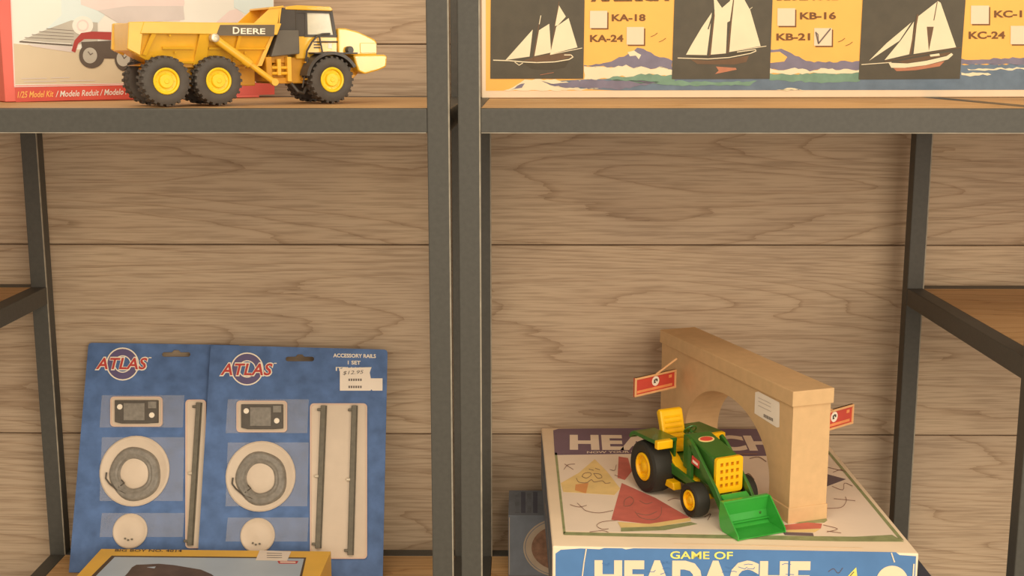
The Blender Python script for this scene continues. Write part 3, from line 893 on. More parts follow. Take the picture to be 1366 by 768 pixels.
    for sx, sy in ((m0 + 7, m1 + 9), (m2 - 8, m3 - 11)):
        raised('motor_screw', (sx, sy), [(3.6, 0), (3.6, .0010), (1.6, .0012), (1.4, .0004), (.01, .0004)], M_WHITE, 0.0059, n_=14)
    # coil
    raised('coil_tray', coil[:2], [(46.5, 0), (46.5, .0022), (44.5, .0034), (42, .0030), (40, .0016), (24, .0016), (19, .0040), (16, .0052), (8, .0056), (.01, .0056)], M_TRAY, 0.0002)
    raised('wire_coil', (coil[0] + 1, coil[1] + coil[2]), [(19, .0), (19, .0030), (21, .0044), (23, .0036), (25.5, .0048), (28, .0040), (31, .0044), (33.5, .0030), (35, .0)], M_WIRE, 0.0019, wob=.035)
    cu, cv = coil[0], coil[1]
    q = [(cu - 36, cv + 2), (cu - 37, cv + 10), (cu - 32, cv + 17), (cu - 22, cv + 25), (cu - 10, cv + 30)]
    mbw = MB()
    mbw.tube([tuple(uv(*p)) + (0.0052,) for p in q], .0011, 6)
    mbw.tube([tuple(uv(cu - 16, cv + 12)) + (.0060,), tuple(uv(cu - 12, cv + 16)) + (.0060,), tuple(uv(cu - 20, cv + 22)) + (.0055,)], .0009, 6)
    mbw.xform(Mc).build('wire_tail', M_MOTOR, root, smooth=40)
    # small pack of screws
    raised('screw_tray', small, [(23, 0), (23, .0020), (21.5, .0030), (19.5, .0022), (17, .0014), (12, .0016), (.01, .0034)], M_TRAY, 0.0002)
    mb = MB()
    for dx, dy in ((-6, 10), (-2, 12), (3, 11)):
        a, b_ = uv(small[0] + dx, small[1] + dy)
        mb.lathe([(.0012, .0018), (.0012, .0040), (.00001, .0042)], (a, b_, 0), 8, 'z')
    mb.xform(Mc).build('screws', M_RAIL, root, smooth=40)
    # rails
    tray('rail_tray', rrect(*rail_tray, 5), 0.0014)
    for (x0, y0, x1, y1) in rails:
        a, b_ = Vector(uv(x0, y0)), Vector(uv(x1, y1))
        d = (b_ - a).normalized(); p = Vector((-d.y, d.x))
        mb = MB()
        for hw, z0, z1 in ((.0040, .0018, .0030), (.0016, .0030, .0052), (.0027, .0052, .0068)):
            q = [a + p * hw, b_ + p * hw, b_ - p * hw, a - p * hw]
            mb.prism([tuple(v) for v in q], z0, z1, 'z')
        rb = mb.xform(Mc).build('rail', M_RAIL, root)
        for t in (.03, .5, .97):
            c = a + (b_ - a) * t - Vector((.0052, 0))
            mk = MB().box(c.x - .0026, c.x + .0034, c.y - .0016, c.y + .0016, .0018, .0056)
            mk.xform(Mc).build('rail_clip', M_RAIL if t != .5 else M_CHROME, rb, .0004)
    S = Print(root, P, n)
    # logo: rings and slanted word
    lx, ly, x0, x1, yb, h = logo
    S.disc('logo_disc', M_LVIO, lx, ly, 21, lv=1)
    S.disc('logo_eye', M_CARD, lx, ly, 11, lv=2)
    S.ring('logo_ring', M_WHITE, lx, ly, 20.3, 22.0, 3)
    S.ring('logo_ring', M_WHITE, lx, ly, 10.2, 11.6, 3)
    fr = S.text('lettering_outline', M_WHITE, 'ATLAS', (x0 - 1.5, yb + 1.5), (x1 + 1.5, yb + 1.7), h + 3, 4, bold=0.065, shear=0.25, spacing=1.06)
    S.text('lettering', M_LRED, 'ATLAS', (x0, yb), (x1, yb + .2), h, 5, bold=0.022, shear=0.25, spacing=1.06)
    S.line('lettering_outline', M_WHITE, [(x1 + 2, yb - h), (x1 + 5, yb - h)], 1.2, 5)
    return root, S


r, S = card('blue carded rail pack with one rail, the left of two, partly covered', [(118, 457), (322, 460), (0, 0), (-.006, -.006)], (235, 472.5),
            (163.7, 485.4, 128, 197, 492.5, 15.5), (148, 529, 217.5, 569), (180, 628, 4), (174, 708), (248, 533, 275.5, 731), [(266.5, 537, 254.5, 727)], 0.0105)
S.done()
r, S = card('blue carded rail pack with two rails and price sticker, the right of two', [(281, 460), (517, 466), (0, 0), (-.004, 0)], (400, 478.5),
            (329.8, 492, 294, 364, 500.5, 16), (316, 534.5, 383.5, 576.5), (348, 635, 3), (344, 714), (414, 538, 490, 745), [(432.5, 541, 425, 731), (473.5, 541, 468, 740)], 0.0)
S.text('small_lettering', M_WHITE, 'ACCESSORY RAILS', (444.5, 476.5), (501.5, 477.5), 5.2, 2, bold=0.03)
S.text('small_lettering', M_WHITE, '1 SET', (464, 486), (481, 486.3), 5.2, 2, bold=0.03)
S.text('small_lettering', M_WHITE, 'ITEM NO', (448, 494.5), (490, 495), 5.2, 2, bold=0.03)
zz = zoomer(430, 450, 8.53)
S.poly('price_sticker', M_PAPER, zz((200, 362), (240, 345), (560, 338), (540, 400), (552, 465), (685, 465), (685, 605), (570, 605), (558, 590), (548, 605), (200, 605)), 3)
S.text('sticker_lettering', M_INK, '$12.95', (457.5, 500.5), (485, 499), 5.5, 5, bold=0.0, shear=0.2)
for y_ in (505, 514.5):
    for k in range(6):
        S.poly('sticker_marks', M_INK, [(465 + k * 3.1, y_), (467 + k * 3.1, y_), (467 + k * 3.1, y_ + 3), (465 + k * 3.1, y_ + 3)], 5)
S.done()

# ------------------------------------------------------------------ yellow train box
M_YBOX = mat('yellow_box_card', (244, 192, 78), 0.55, 0, 0.06, 30)
M_YSKY = mat('train_print_sky', (186, 198, 208), 0.4, 0, 0.06, 20)
M_SMOKE = mat('train_print_smoke', (98, 78, 66), 0.5, 0, 0.2, 60)
M_FRAME = mat('train_print_frame', (92, 72, 46), 0.5)
ZY = 0.866
b0, b1 = on_z(135, 731.5, ZY), on_z(441.5, 735, ZY)
ang = math.atan2(b1.y - b0.y, b1.x - b0.x)
wv = Vector((b1.x - b0.x, b1.y - b0.y, 0)); nv = Vector((-wv.y, wv.x, 0)).normalized()
fl_ = Vector((b0.x, b0.y, 0)) - nv * 0.27
r, P, u, n = carton('yellow_train_box', 'flat yellow bordered box with smoky train picture below the blue packs', 'box',
                    (fl_.x, fl_.y), ang, wv.length, 0.27, Z_LOW, ZY, M_YBOX)
S = Print(r, (0, 0, ZY), (0, 0, 1))
S.poly('printed_frame', M_FRAME, [(149, 741), (408.5, 743.5), (385, 850), (40, 850)], 1)
S.poly('printed_picture', M_YSKY, [(153, 743), (405.5, 745.2), (380, 850), (47, 850)], 2)
S.poly('printed_smoke', M_SMOKE, [(160, 775), (170, 765), (176, 757), (182, 753.5), (196, 753), (212, 752.2), (232, 754), (250, 757), (268, 760), (282, 766), (300, 780), (280, 835), (150, 835)], 3)
S.poly('printed_smoke_lit', M_YSKY, [(196, 757), (208, 756), (206, 758.5)], 4)
S.poly('printed_badge', M_LRED, [(370, 748), (398, 748.5), (396, 752), (372, 752)], 3)
S.line('printed_badge_text', M_WHITE, [(374, 750), (394, 750.3)], 1.4, 4)
S.text('lettering', M_FRAME, 'BIG BOY NO. 4014', (153, 735.8), (243, 736.6), 3.4, 3, bold=0.012, shear=0.15)
S.poly('price_sticker', M_PAPER, [(346.5, 734.4), (388.5, 736), (383, 748.6), (341, 747.6)], 4)
for k in range(3):
    S.line('sticker_marks', M_INK, [(356, 738.6 + k * 2.8), (376, 739 + k * 2.8)], 0.5, 6)
S.done()

# ------------------------------------------------------------------ boxes under the game
M_BLUEBOX = mat('dull_blue_box', (112, 118, 126), 0.6, 0, 0.14, 40)
M_RINGC = mat('ring_print_cream', (176, 158, 136), 0.6, 0, 0.08, 40)
M_RINGB = mat('ring_print_brown', (134, 100, 78), 0.6, 0, 0.25, 150)
M_NAVY = mat('navy_box', (80, 84, 98), 0.6, 0, 0.08, 40)
r, P, u, n = carton('blue_ring_box', 'dull blue box with a cream ring print, sticking out left under the game', 'box',
                    (-0.0165, 0.312), 0, 0.20, 0.09, Z_LOW, 0.9045, M_BLUEBOX)
S = Print(r, P, n)
S.disc('printed_ring', M_RINGC, 748, 730, 50, 39.5, 1, 40)
S.disc('printed_ring_edge', M_BLUEBOX, 748, 730, 48, 37.5, 2, 40)
S.disc('printed_ring', M_RINGC, 748, 730, 47, 36.5, 3, 40)
S.disc('printed_centre', M_RINGB, 748, 730, 39, 30, 4, 40)
S.line('printed_edge_line', M_RINGC, [(679.5, 690), (679.5, 766)], 1.0, 1)
S.done()
M_SIDE = mat('game_side_dull_blue', (104, 110, 118), 0.6, 0, 0.25, 60)
S = Print(r, P + Vector((0, 0, 0.0785)), (0, 0, 1))
for k in range(4):
    S.poly('printed_top_pattern', M_NAVY if k % 2 else M_SIDE, [(687 + k * 8, 656), (693 + k * 8, 656), (693 + k * 8, 684), (687 + k * 8, 684)], 1)
S.done()
r, P, u, n = carton('navy_box', 'navy box hidden under the right half of the board game, one corner showing', 'box',
                    (0.215, 0.035), 0, 0.226, 0.26, Z_LOW, 0.9045, M_NAVY)

# ------------------------------------------------------------------ board game box
M_LID = mat('game_lid_cream', (248, 224, 190), 0.5, 0, 0.05, 18)
M_FIELD = mat('game_print_cream', (250, 230, 206), 0.5, 0, 0.03, 25)
M_BLUE = mat('game_print_blue', (86, 130, 182), 0.5, 0, 0.08, 35)
M_SIDE = mat('game_side_dull_blue', (104, 110, 118), 0.6, 0, 0.25, 60)
M_PURP = mat('game_print_violet', (122, 98, 116), 0.5, 0, 0.06, 40)
M_GREENL = mat('game_print_green', (152, 158, 110), 0.5, 0, 0.15, 120)
M_GYEL = mat('game_print_yellow', (246, 212, 140), 0.5, 0, 0.08, 50)
M_GORA = mat('game_print_orange', (232, 160, 96), 0.5, 0, 0.06, 50)
M_GRED = mat('game_print_red', (210, 112, 98), 0.5, 0, 0.10, 60)
M_LINE = mat('game_print_ink', (160, 122, 104), 0.6)
M_GNAVY = mat('game_print_navy', (110, 94, 100), 0.5, 0, 0.06, 50)
M_TYEL = mat('game_print_lemon', (250, 236, 120), 0.5)
ZG = 0.985
g0, g1, g2, g3 = (Vector(p) for p in ((0.0299, 0.0188), (0.3808, 0.0032), (0.3768, 0.4080), (0.0250, 0.4115)))  # worn lid, no longer quite square
ang = math.atan2(g1.y - g0.y, g1.x - g0.x)
gc = (g0 + g1 + g2 + g3) / 4
game = thing('board_game_box', 'large worn blue and cream board game box under the toy tractor and arch', 'game box', (gc.x, gc.y, 0.9045), 0)
plan = [tuple(p - gc) for p in (g0, g1, g2, g3)]
MB().prism([(x * .99, y * .99) for x, y in plan], 0, .03, 'z').build('box_tray', M_SIDE, game)
# lid: cream top rim, printed sides
MB().prism(plan, .012, ZG - .9045, 'z').build('lid', M_LID, game, .0016, 3, 40)
n = Vector((math.sin(ang), -math.cos(ang), 0)); u = Vector((math.cos(ang), math.sin(ang), 0))
S = Print(game, (g0.x, g0.y, ZG), n)
S.poly('front_panel', M_BLUE, [(741, 826), (741, 738), (748, 733), (775, 731.2), (800, 732.4), (806, 730.6), (830, 731), (835, 732.5), (845, 731), (1000, 732.8), (1195, 736.2), (1200, 740), (1222, 741.5), (1221, 763), (1216, 832)], 1)
fr = S.text('lettering_yellow', M_TYEL, 'GAME OF', (894, 744.8), (977.5, 745.6), 10.2, 3, bold=0.018)
S.text('big_lettering', M_CREAM, 'HEADACHE', (793, 796), (1080, 798), 50, 3, bold=0.05)
rnd = random.Random(3)
for k in range(26):
    x = 797 + rnd.random() * 280; y = 748 + rnd.random() * 46
    S.line('lettering_cracks', M_BLUE, [(x, y), (x + 4 + rnd.random() * 5, y + rnd.uniform(-3, 3)), (x + 9 + rnd.random() * 3, y + rnd.uniform(-2, 2))], 0.8, 4)
S.disc('printed_disc', M_CREAM, 1190, 776, 21.5, 22, 3, 36)
S.poly('printed_cone', M_TYEL, [(1142, 756), (1146, 790), (1110, 790)], 3)
S.line('printed_scribble', M_GNAVY, [(1105, 762), (1112, 758), (1118, 764), (1124, 757)], 0.8, 3)
S.line('printed_scribble', M_GNAVY, [(1139, 762), (1134, 768), (1140, 768)], 0.9, 5)
S.line('worn_crease', M_CREAM, [(782, 732), (779, 750), (776, 775)], 1.6, 4)
S.line('worn_crease', M_CREAM, [(1189, 737), (1193, 749)], 1.6, 4)
S.line('worn_crease', M_CREAM, [(1219, 752), (1218, 768)], 2.0, 4)
S.done()
ld = (g3 - g0).normalized()
S = Print(game, (g0.x, g0.y, ZG), Vector((-ld.y, ld.x, 0)))
wp = lambda t, z_: Vector((g0.x + ld.x * t, g0.y + ld.y * t, z_))
S.poly('left_panel', M_SIDE, [wp(.004, .918), wp(.388, .918), wp(.388, ZG - .003), wp(.2, ZG - .0025), wp(.15, ZG - .006), wp(.08, ZG - .003), wp(.004, ZG - .004)], 1, world=True)
for k in range(5):
    t0 = .03 + k * .07
    S.poly('worn_crease', M_RINGC, [wp(t0, .93 + .01 * (k % 3)), wp(t0 + .05, .945 + .008 * (k % 2)), wp(t0 + .05, .948 + .008 * (k % 2)), wp(t0, .933 + .01 * (k % 3))], 2, world=True)
S.done()
rd = (g2 - g1).normalized()
S = Print(game, (g1.x, g1.y, ZG), Vector((rd.y, -rd.x, 0)))
wr = lambda t, z_: Vector((g1.x + rd.x * t, g1.y + rd.y * t, z_))
S.poly('right_panel', M_SIDE, [wr(.004, .918), wr(.388, .918), wr(.388, ZG - .004), wr(.004, ZG - .004)], 1, world=True)
S.done()
# lid print
S = Print(game, (0, 0, ZG), (0, 0, 1))
S.poly('printed_field', M_FIELD, [(743, 606), (753, 708), (1200, 718.5), (1103, 604)], 1)
S.poly('printed_border', M_GREENL, [(740, 604), (743, 604), (754.5, 710), (751.5, 713)], 2)
S.poly('printed_border', M_GREENL, [(752, 709.5), (830, 711.5), (1000, 714), (1140, 716), (1190, 713.5), (1206, 722.5), (1120, 722), (1000, 719), (830, 715.5), (752, 713.5)], 2)
S.poly('printed_border', M_GREENL, [(1096, 594), (1099.5, 594), (1206, 721), (1199, 719)], 2)
S.poly('banner', M_PURP, [(738, 574), (745, 572), (860, 571.2), (1086, 573), (1107, 606), (1000, 608.5), (870, 605), (740, 607)], 2)
S.text('banner_lettering', M_FIELD, 'HEADACHE', (760, 600.5), (1073, 602), 20.5, 3, bold=0.045)
S.text('small_lettering', M_FIELD, 'NOW YOUR HEAD', (783, 605.2), (868, 604.2), 2.8, 4, bold=0.02)
z = zoomer(720, 560, 4.8)
S.poly('printed_cone_yellow', M_GYEL, z((352, 252), (430, 330), (515, 440), (478, 482), (290, 470), (150, 462), (135, 405), (250, 340)), 2)
S.poly('printed_cone_orange', M_GORA, z((230, 415), (312, 405), (296, 472), (226, 452)), 3)
S.poly('printed_cone_red', M_GRED, z((525, 405), (740, 500), (970, 632), (700, 668), (458, 640)), 2)
S.poly('printed_cone_red', M_GRED, z((505, 235), (565, 245), (590, 330), (545, 385), (498, 372)), 2)
S.poly('printed_strip', M_GYEL, z((500, 655), (700, 668), (960, 628), (968, 648), (760, 685), (520, 692)), 3)
S.poly('printed_strip_green', M_GREENL, z((520, 692), (760, 685), (965, 655), (1010, 668), (800, 708), (520, 716)), 3)
for q in ([(235, 375), (250, 400), (300, 405), (330, 385), (350, 400), (400, 392), (420, 408), (452, 405)], [(270, 365), (285, 345), (320, 340), (330, 355), (300, 375), (270, 365)], [(345, 345), (385, 350), (398, 370), (370, 375), (345, 345)], [(315, 318), (345, 325)], [(355, 312), (385, 322)],
          [(195, 545), (250, 560), (300, 550)], [(240, 535), (270, 562), (300, 585), (380, 598), (470, 582)], [(155, 320), (180, 290), (225, 285)], [(160, 285), (215, 320)], [(540, 555), (545, 515), (580, 495), (602, 520), (580, 550), (545, 555)], [(640, 520), (680, 540), (720, 530)], [(610, 590), (650, 630), (730, 640), (775, 610), (780, 560)], [(625, 600), (690, 612), (750, 590)],
          [(320, 720), (400, 712), (440, 722)], [(500, 645), (400, 655), (365, 680), (400, 702), (440, 700)], [(450, 320), (480, 325), (490, 290)], [(480, 355), (520, 370)], [(820, 520), (860, 505), (900, 510)]):
    S.line('printed_scribble', M_LINE, z(*q), 0.6, 4)
z = zoomer(1000, 560, 4.265)
S.poly('printed_cone_navy', M_GNAVY, z((380, 300), (425, 305), (548, 338), (425, 384), (380, 384)), 2)
S.poly('printed_strip_orange', M_GRED, z((150, 605), (330, 585), (412, 592), (405, 618), (200, 628)), 3)
S.poly('printed_strip_pale', M_GYEL, z((215, 628), (405, 620), (370, 640), (210, 640)), 3)
S.poly('printed_strip_navy', M_GNAVY, z((190, 640), (360, 645), (365, 662), (200, 656)), 3)
S.poly('printed_strip_green', M_GREENL, z((260, 590), (425, 540), (442, 572), (425, 585)), 2)
for q in ([(435, 270), (480, 280), (530, 292)], [(475, 300), (520, 285), (550, 300)], [(470, 380), (530, 400), (540, 362), (585, 378)], [(440, 505), (520, 500), (550, 465), (545, 440)], [(480, 450), (600, 462)], [(440, 640), (500, 622), (420, 600)], [(440, 635), (520, 645)]):
    S.line('printed_scribble', M_LINE, z(*q), 0.6, 4)
for q in ([(1000, 612), (1012, 610), (1022, 616)], [(990, 640), (998, 632), (1006, 640)], [(960, 640), (966, 634), (972, 638)], [(940, 690), (948, 686), (944, 694)]):
    S.line('printed_scribble', M_LINE, q, 0.9, 4)
S.line('printed_small_print', M_LINE, [(976, 606), (1010, 606)], 1.0, 5)
S.line('worn_crease', M_CREAM, [(900, 725), (1000, 727), (1150, 731)], 0.9, 3)
S.done()

# ------------------------------------------------------------------ card arch
M_ARCH = mat('arch_fibreboard', (214, 176, 128), 0.75, 0, 0.05, 90, 0.1, 0.2)
M_SIGNR = mat('sign_red', (204, 72, 56), 0.5, 0, 0.05, 60)
M_SIGNW = mat('sign_frame_wood', (232, 176, 120), 0.6, 0, 0.06, 90)
M_SIGNO = mat('sign_orange', (240, 150, 90), 0.5)
a_arch = math.radians(109.3)
aN = Vector((0.272, 0.080, ZG + 0.0001))
arch = thing('toy_arch', 'tan fibreboard toy arch with cornice standing behind the green tractor', 'toy arch', tuple(aN), a_arch)
# local x runs from the near end to the far end, local y to the left (viewer's left is +y), box occupies y in [-W, 0]
AL, AW, AH = 0.302, 0.0435, 0.1395
op = [(0.040, 0.0), (0.0400, 0.030)]
cx, rx, rz = 0.1375, 0.0975, 0.0700
for k in range(0, 33):
    t = math.pi - math.pi * k / 32
    op.append((cx + rx * math.cos(t), 0.030 + rz * math.sin(t)))
op += [(0.235, 0.0)]
prof = [(0, 0)] + op + [(AL, 0), (AL, AH - .016), (0, AH - .016)]
mb = MB()
n_ = len(prof)
# arch body as strips so the concave outline stays clean
def arch_solid(y0, y1):
    pts_top = AH - .016
    m_ = MB()
    m_.box(0, .040, y0, y1, 0, pts_top)
    m_.box(.235, AL, y0, y1, 0, pts_top)
    cur = op[1:-1]
    for (xa, za), (xb, zb) in zip(cur, cur[1:]):
        if abs(xb - xa) < 1e-6:
            continue
        m_.add([(xa, y0, za), (xb, y0, zb), (xb, y0, pts_top), (xa, y0, pts_top), (xa, y1, za), (xb, y1, zb), (xb, y1, pts_top), (xa, y1, pts_top)],
               [(0, 1, 2, 3), (4, 7, 6, 5), (0, 4, 5, 1), (3, 2, 6, 7)])
    return m_
am = arch_solid(-AW, 0)
ab = am.build('arch_body', M_ARCH, arch)
MB().box(-.0022, AL + .0022, -AW - .0022, .0022, AH - .016, AH).build('cornice', M_ARCH, arch, .0008, 2)
for x0, x1 in ((-.0012, .0412), (.2338, AL + .0012)):
    MB().box(x0, x1, -AW - .0012, .0012, 0, .0165).build('plinth', M_ARCH, arch, .0008, 2)
LN = Vector((-math.sin(a_arch), math.cos(a_arch), 0))  # outward normal of the viewer-left face
Sx = Print(arch, aN, LN)
Sx.poly('price_label', M_PAPER, [(1008, 523), (1012, 521.8), (1040, 536.5), (1040.5, 540), (1040, 569.5), (1037, 570), (1007, 551)], 3)
z = zoomer(830, 420, 4.27)
for q in ([(810, 560), (865, 588), (865, 608), (810, 580)],):
    for k in range(9):
        t0, t1 = k / 9, (k + .55) / 9
        Sx.poly('label_marks', M_INK, z(*[(810 + 55 * t, y0 + 28 * t) for t, y0 in ((t0, 562), (t1, 562), (t1, 580), (t0, 580))]), 5)
for y0 in (470, 490, 515):
    Sx.line('label_marks_faint', mat('pale_ink', (214, 196, 178), .7), z((780, y0), (850, y0 + 34)), 0.9, 5)
Sx.done()


def sign(label, centre, peg_end, turn=20.0):
    """small framed board hung from a peg in the side of the arch; it is fixed to the arch"""
    inv = FRAME[arch].inverted()
    c = inv @ Vector(centre)
    W, H = .068, .0225
    b = MB().box(-.0010, .0010, -W / 2, W / 2, -H / 2, H / 2).build('sign_board', M_SIGNR, arch)
    b.location = c
    b.rotation_euler = (0, 0, math.radians(turn))
    b['label'] = label
    t = .0024
    for q in ((-W / 2, W / 2, -H / 2, -H / 2 + t), (-W / 2, W / 2, H / 2 - t, H / 2), (-W / 2, -W / 2 + t, -H / 2 + t, H / 2 - t), (W / 2 - t, W / 2, -H / 2 + t, H / 2 - t)):
        MB().box(-.0026, .0016, *q).build('sign_frame', M_SIGNW, b, .0004)
    MB().lathe([(.0001, -.0014), (.0058, -.0014), (.0058, -.0009)], (0, 0, 0), 24).xform(Matrix(((0, 1, 0, 0), (-1, 0, 0, 0), (0, 0, 1, .0026), (0, 0, 0, 1)))).build('sign_emblem', M_WHITE, b)
    mk = MB()
    for (p, q) in (((.0020, .0022), (.0026, -.0008)), ((.0026, -.0008), (.0006, -.0022)), ((.0004, .0030), (-.0006, .0012)), ((-.0016, .0024), (-.0024, -.0006)), ((.0018, .0010), (.0004, .0006))):
        mk.box(-.0018, -.00142, min(p[0], q[0]) - .0005, max(p[0], q[0]) + .0005, .0026 + min(p[1], q[1]), .0026 + max(p[1], q[1]))
    mk.build('emblem_mark', M_DARK, b)
    MB().box(-.0014, -.0009, -W / 2 + .006, W / 2 - .004, -H * .33, -H * .20).build('sign_strip', M_SIGNO, b)
    MB().box(-.0014, -.0009, -W / 2 + .007, -W / 2 + .012, H * .12, H * .28).build('sign_corner_mark', M_SIGNO, b)
    MB().tube([tuple(c + Vector((0, 0, H / 2 - .002))), tuple(inv @ Vector(peg_end))], .0012, 8).build('sign_peg', M_SIGNW, arch, smooth=40)


def at_y(px, py, y):
    return on_plane(px, py, Vector((0, y, 0)), Vector((0, 1, 0)))


sign('small red hanging sign on the far left side', at_y(873.5, 510.5, .287), at_y(903, 478, .283))
sign('small red hanging sign on the near right side', at_y(1111.5, 558.5, .190), at_y(1099, 543, .150))

# ------------------------------------------------------------------ toy tractor with loader
M_GRN = mat('tractor_green', (58, 108, 38), 0.35, 0, 0.06, 80, 0, 0.5, coat=0.2)
M_BKT = mat('bucket_green', (58, 164, 60), 0.3, 0, 0.06, 60, 0, 0.5, coat=0.3)
M_TYEL2 = mat('tractor_yellow', (250, 190, 10), 0.4, 0, 0.05, 80)
M_TBLK = mat('tractor_tyre', (46, 43, 36), 0.6, 0, 0.08, 120, 0.1, 0.35)
M_TRED = mat('tractor_label_red', (214, 76, 60), 0.5)
hh = Vector((.415, -.910)).normalized()
A = Vector((.238, .043)) - hh * .160
tp = A + hh * .08
trac = thing('toy_tractor', 'green and yellow toy tractor with front loader bucket on the game box', 'toy tractor', (tp.x, tp.y, ZG + .0009), math.atan2(hh.y, hh.x))
TOF = (-.08, 0, 0)


def tractor_tyre(R, W, rim, bars):
    mb = MB()
    mb.lathe([(rim, .003), (rim * 1.1, .0008), (R * .86, 0), (R * .97, W * .08), (R, W * .25), (R, W * .75), (R * .97, W * .92), (R * .86, W), (rim, W - .002), (rim * .5, W - .003), (rim * .5, .006), (rim, .003)], n=40)
    return mb.mesh('wheel', smooth=35)


def tractor_hub(rim):
    mb = MB()
    mb.lathe([(rim, .008), (rim, .0012), (rim * .9, .0002), (rim * .8, .0006), (rim * .72, .0032), (rim * .5, .0036), (rim * .36, .0016), (rim * .3, .0010), (.00001, .0010)], n=28)
    for i in range(6):
        a = 2 * math.pi * i / 6
        mb.lathe([(.0008, .0034), (.0008, .0022), (.00001, .0022)], (rim * .6 * math.cos(a), 0, rim * .6 * math.sin(a)), 6)
    return mb.mesh('hub', smooth=35)


for R, W, rim, s, yo in ((.0288, .0255, .0155, -.002, .0440), (.0178, .0170, .0108, .0830, .0380)):
    a, b = tractor_tyre(R, W, rim, 0), tractor_hub(rim)
    for e in (-1, 1):
        o = link('wheel', a, M_TBLK, trac, (s + TOF[0], e * yo, R - .0007))
        if e > 0:
            o.rotation_euler = (0, 0, math.pi)
        h_ = link('hub', b, M_TYEL2, o)
    MB(TOF).tube([(s, -yo + .010, R), (s, yo - .010, R)], .004 if R > .02 else .003, 10).build('axle', M_TYEL2 if R < .02 else M_GRN, trac, smooth=40)
MB(TOF).prism([(-.016, .016), (.02, .014), (.090, .018), (.092, .034), (.02, .042), (-.016, .044)], -.0115, .0115).build('chassis', M_GRN, trac, .001)
hd = MB(TOF).prism([(.034, .036), (.094, .028), (.0965, .030), (.0965, .0600), (.0900, .0635), (.040, .0735), (.034, .0720)], -.0150, .0150).build('hood', M_GRN, trac, .0016, 2)
# grille with square openings
holes = []
for i in range(4):
    for j in range(4):
        cx_, cz_ = -.0096 + i * .0064, .0345 + j * .0074
        holes.append([(cx_ - .0017, cz_ - .0019), (cx_ + .0017, cz_ - .0019), (cx_ + .0017, cz_ + .0019), (cx_ - .0017, cz_ + .0019)])
vs_, fs_ = flat_shape([rrect(-.0162, .0265, .0162, .0640, .0035)] + holes, .0040)
G = Matrix(((0, 0, 1, .0965), (1, 0, 0, 0), (0, 1, 0, 0), (0, 0, 0, 1)))
MB(TOF).add([G @ v for v in vs_], fs_).build('grille', M_TYEL2, trac)
MB(TOF).box(.0950, .0978, -.0150, .0150, .0280, .0625).build('grille_back', mat('grille_back_ochre', (190, 130, 20), .6), trac)
# seat and yellow deck
seat = MB(TOF).prism([(-.0110, .0460), (.0120, .0440), (.0120, .0490), (-.0070, .0520)], -.0130, .0130).build('seat', M_TYEL2, trac, .0012, 2)
MB(TOF).prism([(-.0110, .0490), (-.0050, .0510), (-.0155, .0840), (-.0205, .0850), (-.0240, .0810)], -.0145, .0145).build('backrest', M_TYEL2, seat, .0018, 2)
for k in range(5):
    t = k / 5
    x = -.0052 - .0098 * t - .0006
    MB(TOF).box(x, x + .0014, -.0105, .0105, .0545 + .0265 * t, .0567 + .0265 * t).build('seat_rib', M_TYEL2, seat, .0004)
MB(TOF).prism([(.008, .0330), (.0640, .0270), (.0640, .0300), (.0330, .0360), (.0120, .0470), (.008, .0470)], -.0215, -.0100).build('footplate', M_TYEL2, trac, .0008)
MB(TOF).prism([(.008, .0330), (.0640, .0270), (.0640, .0300), (.0330, .0360), (.0120, .0470), (.008, .0470)], .0100, .0215).build('footplate', M_TYEL2, trac, .0008)
for e in (-1, 1):
    y0, y1 = sorted((e * .0200, e * .0300))
    MB(TOF).prism([(.0230, .0130), (.0420, .0130), (.0400, .0210), (.0260, .0210)], y0, y1).build('step', M_TYEL2, trac, .0012, 2)
    # running rail above the footplate
    y0, y1 = sorted((e * .0205, e * .0235))
    MB(TOF).prism([(.010, .0270), (.0900, .0230), (.0900, .0290), (.030, .0360), (.010, .0420)], y0, y1).build('side_panel', M_GRN, trac, .0006)
    # mudguards
    y0, y1 = sorted((e * .0150, e * .0430))
    fd = MB(TOF).prism([(-.0335, .0545), (-.0300, .0600), (-.0240, .0628), (.0225, .0648), (.0225, .0605), (-.0220, .0588), (-.0280, .0560), (-.0310, .0530)], y0, y1).build('mudguard', M_GRN, trac, .0005)
    yi0, yi1 = sorted((e * .0150, e * .0175))
    MB(TOF).prism([(-.0300, .0560), (-.0240, .0620), (.0215, .0640), (.0200, .0400), (-.0200, .0400)], yi0, yi1).build('mudguard_web', M_GRN, fd)
    y0, y1 = sorted((e * .0235, e * .0430))
    MB(TOF).box(.0215, .0285, y0, y1, .0555, .0650).build('lamp_bar', M_TYEL2, fd, .0014, 2)
    # loader arm and its upright
    y0, y1 = sorted((e * .0178, e * .0212))
    MB(TOF).prism([(.0520, .0700), (.0560, .0735), (.0660, .0680), (.1070, .0350), (.1290, .0120), (.1290, .0040), (.1230, .0060), (.1010, .0290), (.0600, .0610)], y0, y1).build('loader_arm', M_GRN, trac, .0006)
    MB(TOF).prism([(.0520, .0220), (.0610, .0220), (.0600, .0660), (.0540, .0680)], y0, y1).build('loader_upright', M_GRN, trac)
    y0, y1 = sorted((e * .0208, e * .0218))
    lb = MB(TOF).prism([(.0620, .0490), (.0760, .0470), (.0770, .0550), (.0630, .0575)], y0, y1).build('side_label', M_TRED, trac)
    y0, y1 = sorted((e * .0216, e * .0220))
    MB(TOF).prism([(.0645, .0510), (.0740, .0496), (.0746, .0520), (.0650, .0536)], y0, y1).build('label_stripe', M_WHITE, lb)
MB(TOF).tube([(.1180, -.0180, .0180), (.1180, .0180, .0180)], .0022, 10).build('loader_crossbar', M_GRN, trac, smooth=40)
MB(TOF).prism([(.1010, .0180), (.1130, .0120), (.1210, .0230), (.1090, .0290)], -.0160, .0160).build('loader_link', M_BKT, trac, .001)
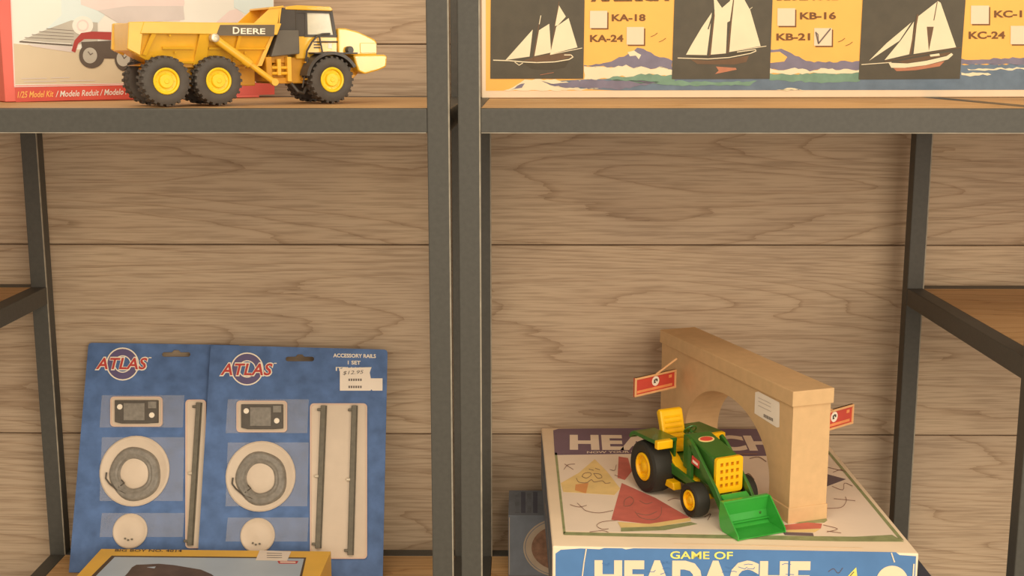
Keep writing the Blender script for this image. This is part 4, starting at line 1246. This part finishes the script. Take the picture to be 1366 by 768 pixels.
# steering column and wheel
MB(TOF).tube([(.0340, 0, .0660), (.0250, 0, .0720)], .0012, 8).build('steering_column', M_GRN, trac, smooth=40)
st = MB()
N1, N2 = 20, 6
vs_, fs_ = [], []
for i in range(N1):
    a = 2 * math.pi * i / N1
    for j in range(N2):
        b = 2 * math.pi * j / N2
        rr = .0070 + .0009 * math.cos(b)
        vs_.append((rr * math.cos(a), rr * math.sin(a), .0009 * math.sin(b)))
for i in range(N1):
    for j in range(N2):
        fs_.append((i * N2 + j, ((i + 1) % N1) * N2 + j, ((i + 1) % N1) * N2 + (j + 1) % N2, i * N2 + (j + 1) % N2))
st.add(vs_, fs_)
st.box(-.0068, .0068, -.0006, .0006, -.0004, .0004)
st.xform(Matrix.Translation((.0240 - .08, 0, .0722)) @ Matrix.Rotation(math.radians(-50), 4, 'Y')).build('steering_wheel', M_GRN, trac, smooth=40)
# bonnet badge
e_ = [(.0520 + .0055 * math.cos(2 * math.pi * k / 20), .0000 + .0095 * math.sin(2 * math.pi * k / 20)) for k in range(20)]
sl_ = -(.0735 - .0635) / .05
def hood_z(x):
    return .0735 + (x - .040) * sl_
def badge(k, lift):
    mb = MB(TOF)
    p = [(.0560 + (x - .0520) * k, y * k) for x, y in e_]
    top = [(x, y, hood_z(x) + lift) for x, y in p]
    bot = [(x, y, hood_z(x) - .0006) for x, y in p]
    m_ = len(p)
    mb.add(top + bot, [tuple(range(m_))] + [(i, (i + 1) % m_, (i + 1) % m_ + m_, i + m_) for i in range(m_)])
    return mb
bd = badge(1.0, .0005).build('hood_badge', M_GYEL, trac)
badge(.78, .0008).build('badge_centre', M_TRED, bd)
# bucket
bucket = MB(TOF)
pr = [(.1290, .0290), (.1265, .0140), (.1290, .0040), (.1340, .0004), (.1600, .0000), (.1600, .0010), (.1345, .0016), (.1302, .0048), (.1280, .0140), (.1305, .0288)]
bucket.prism(pr, -.0275, .0275)
bk = bucket.build('bucket', M_BKT, trac)
for y0 in (-.0285, .0272):
    MB(TOF).prism([(.1270, .0295), (.1258, .0140), (.1285, .0030), (.1335, -.0002), (.1605, -.0002), (.1600, .0040), (.1330, .0295)], y0, y0 + .0013).build('bucket_side', M_BKT, bk)
MB(TOF).box(.1262, .1310, -.0283, .0283, .0278, .0298).build('bucket_rim', M_BKT, bk, .0004)
MB(TOF).box(.1300, .1330, -.0275, .0275, .0060, .0072).build('bucket_ridge', M_BKT, bk)
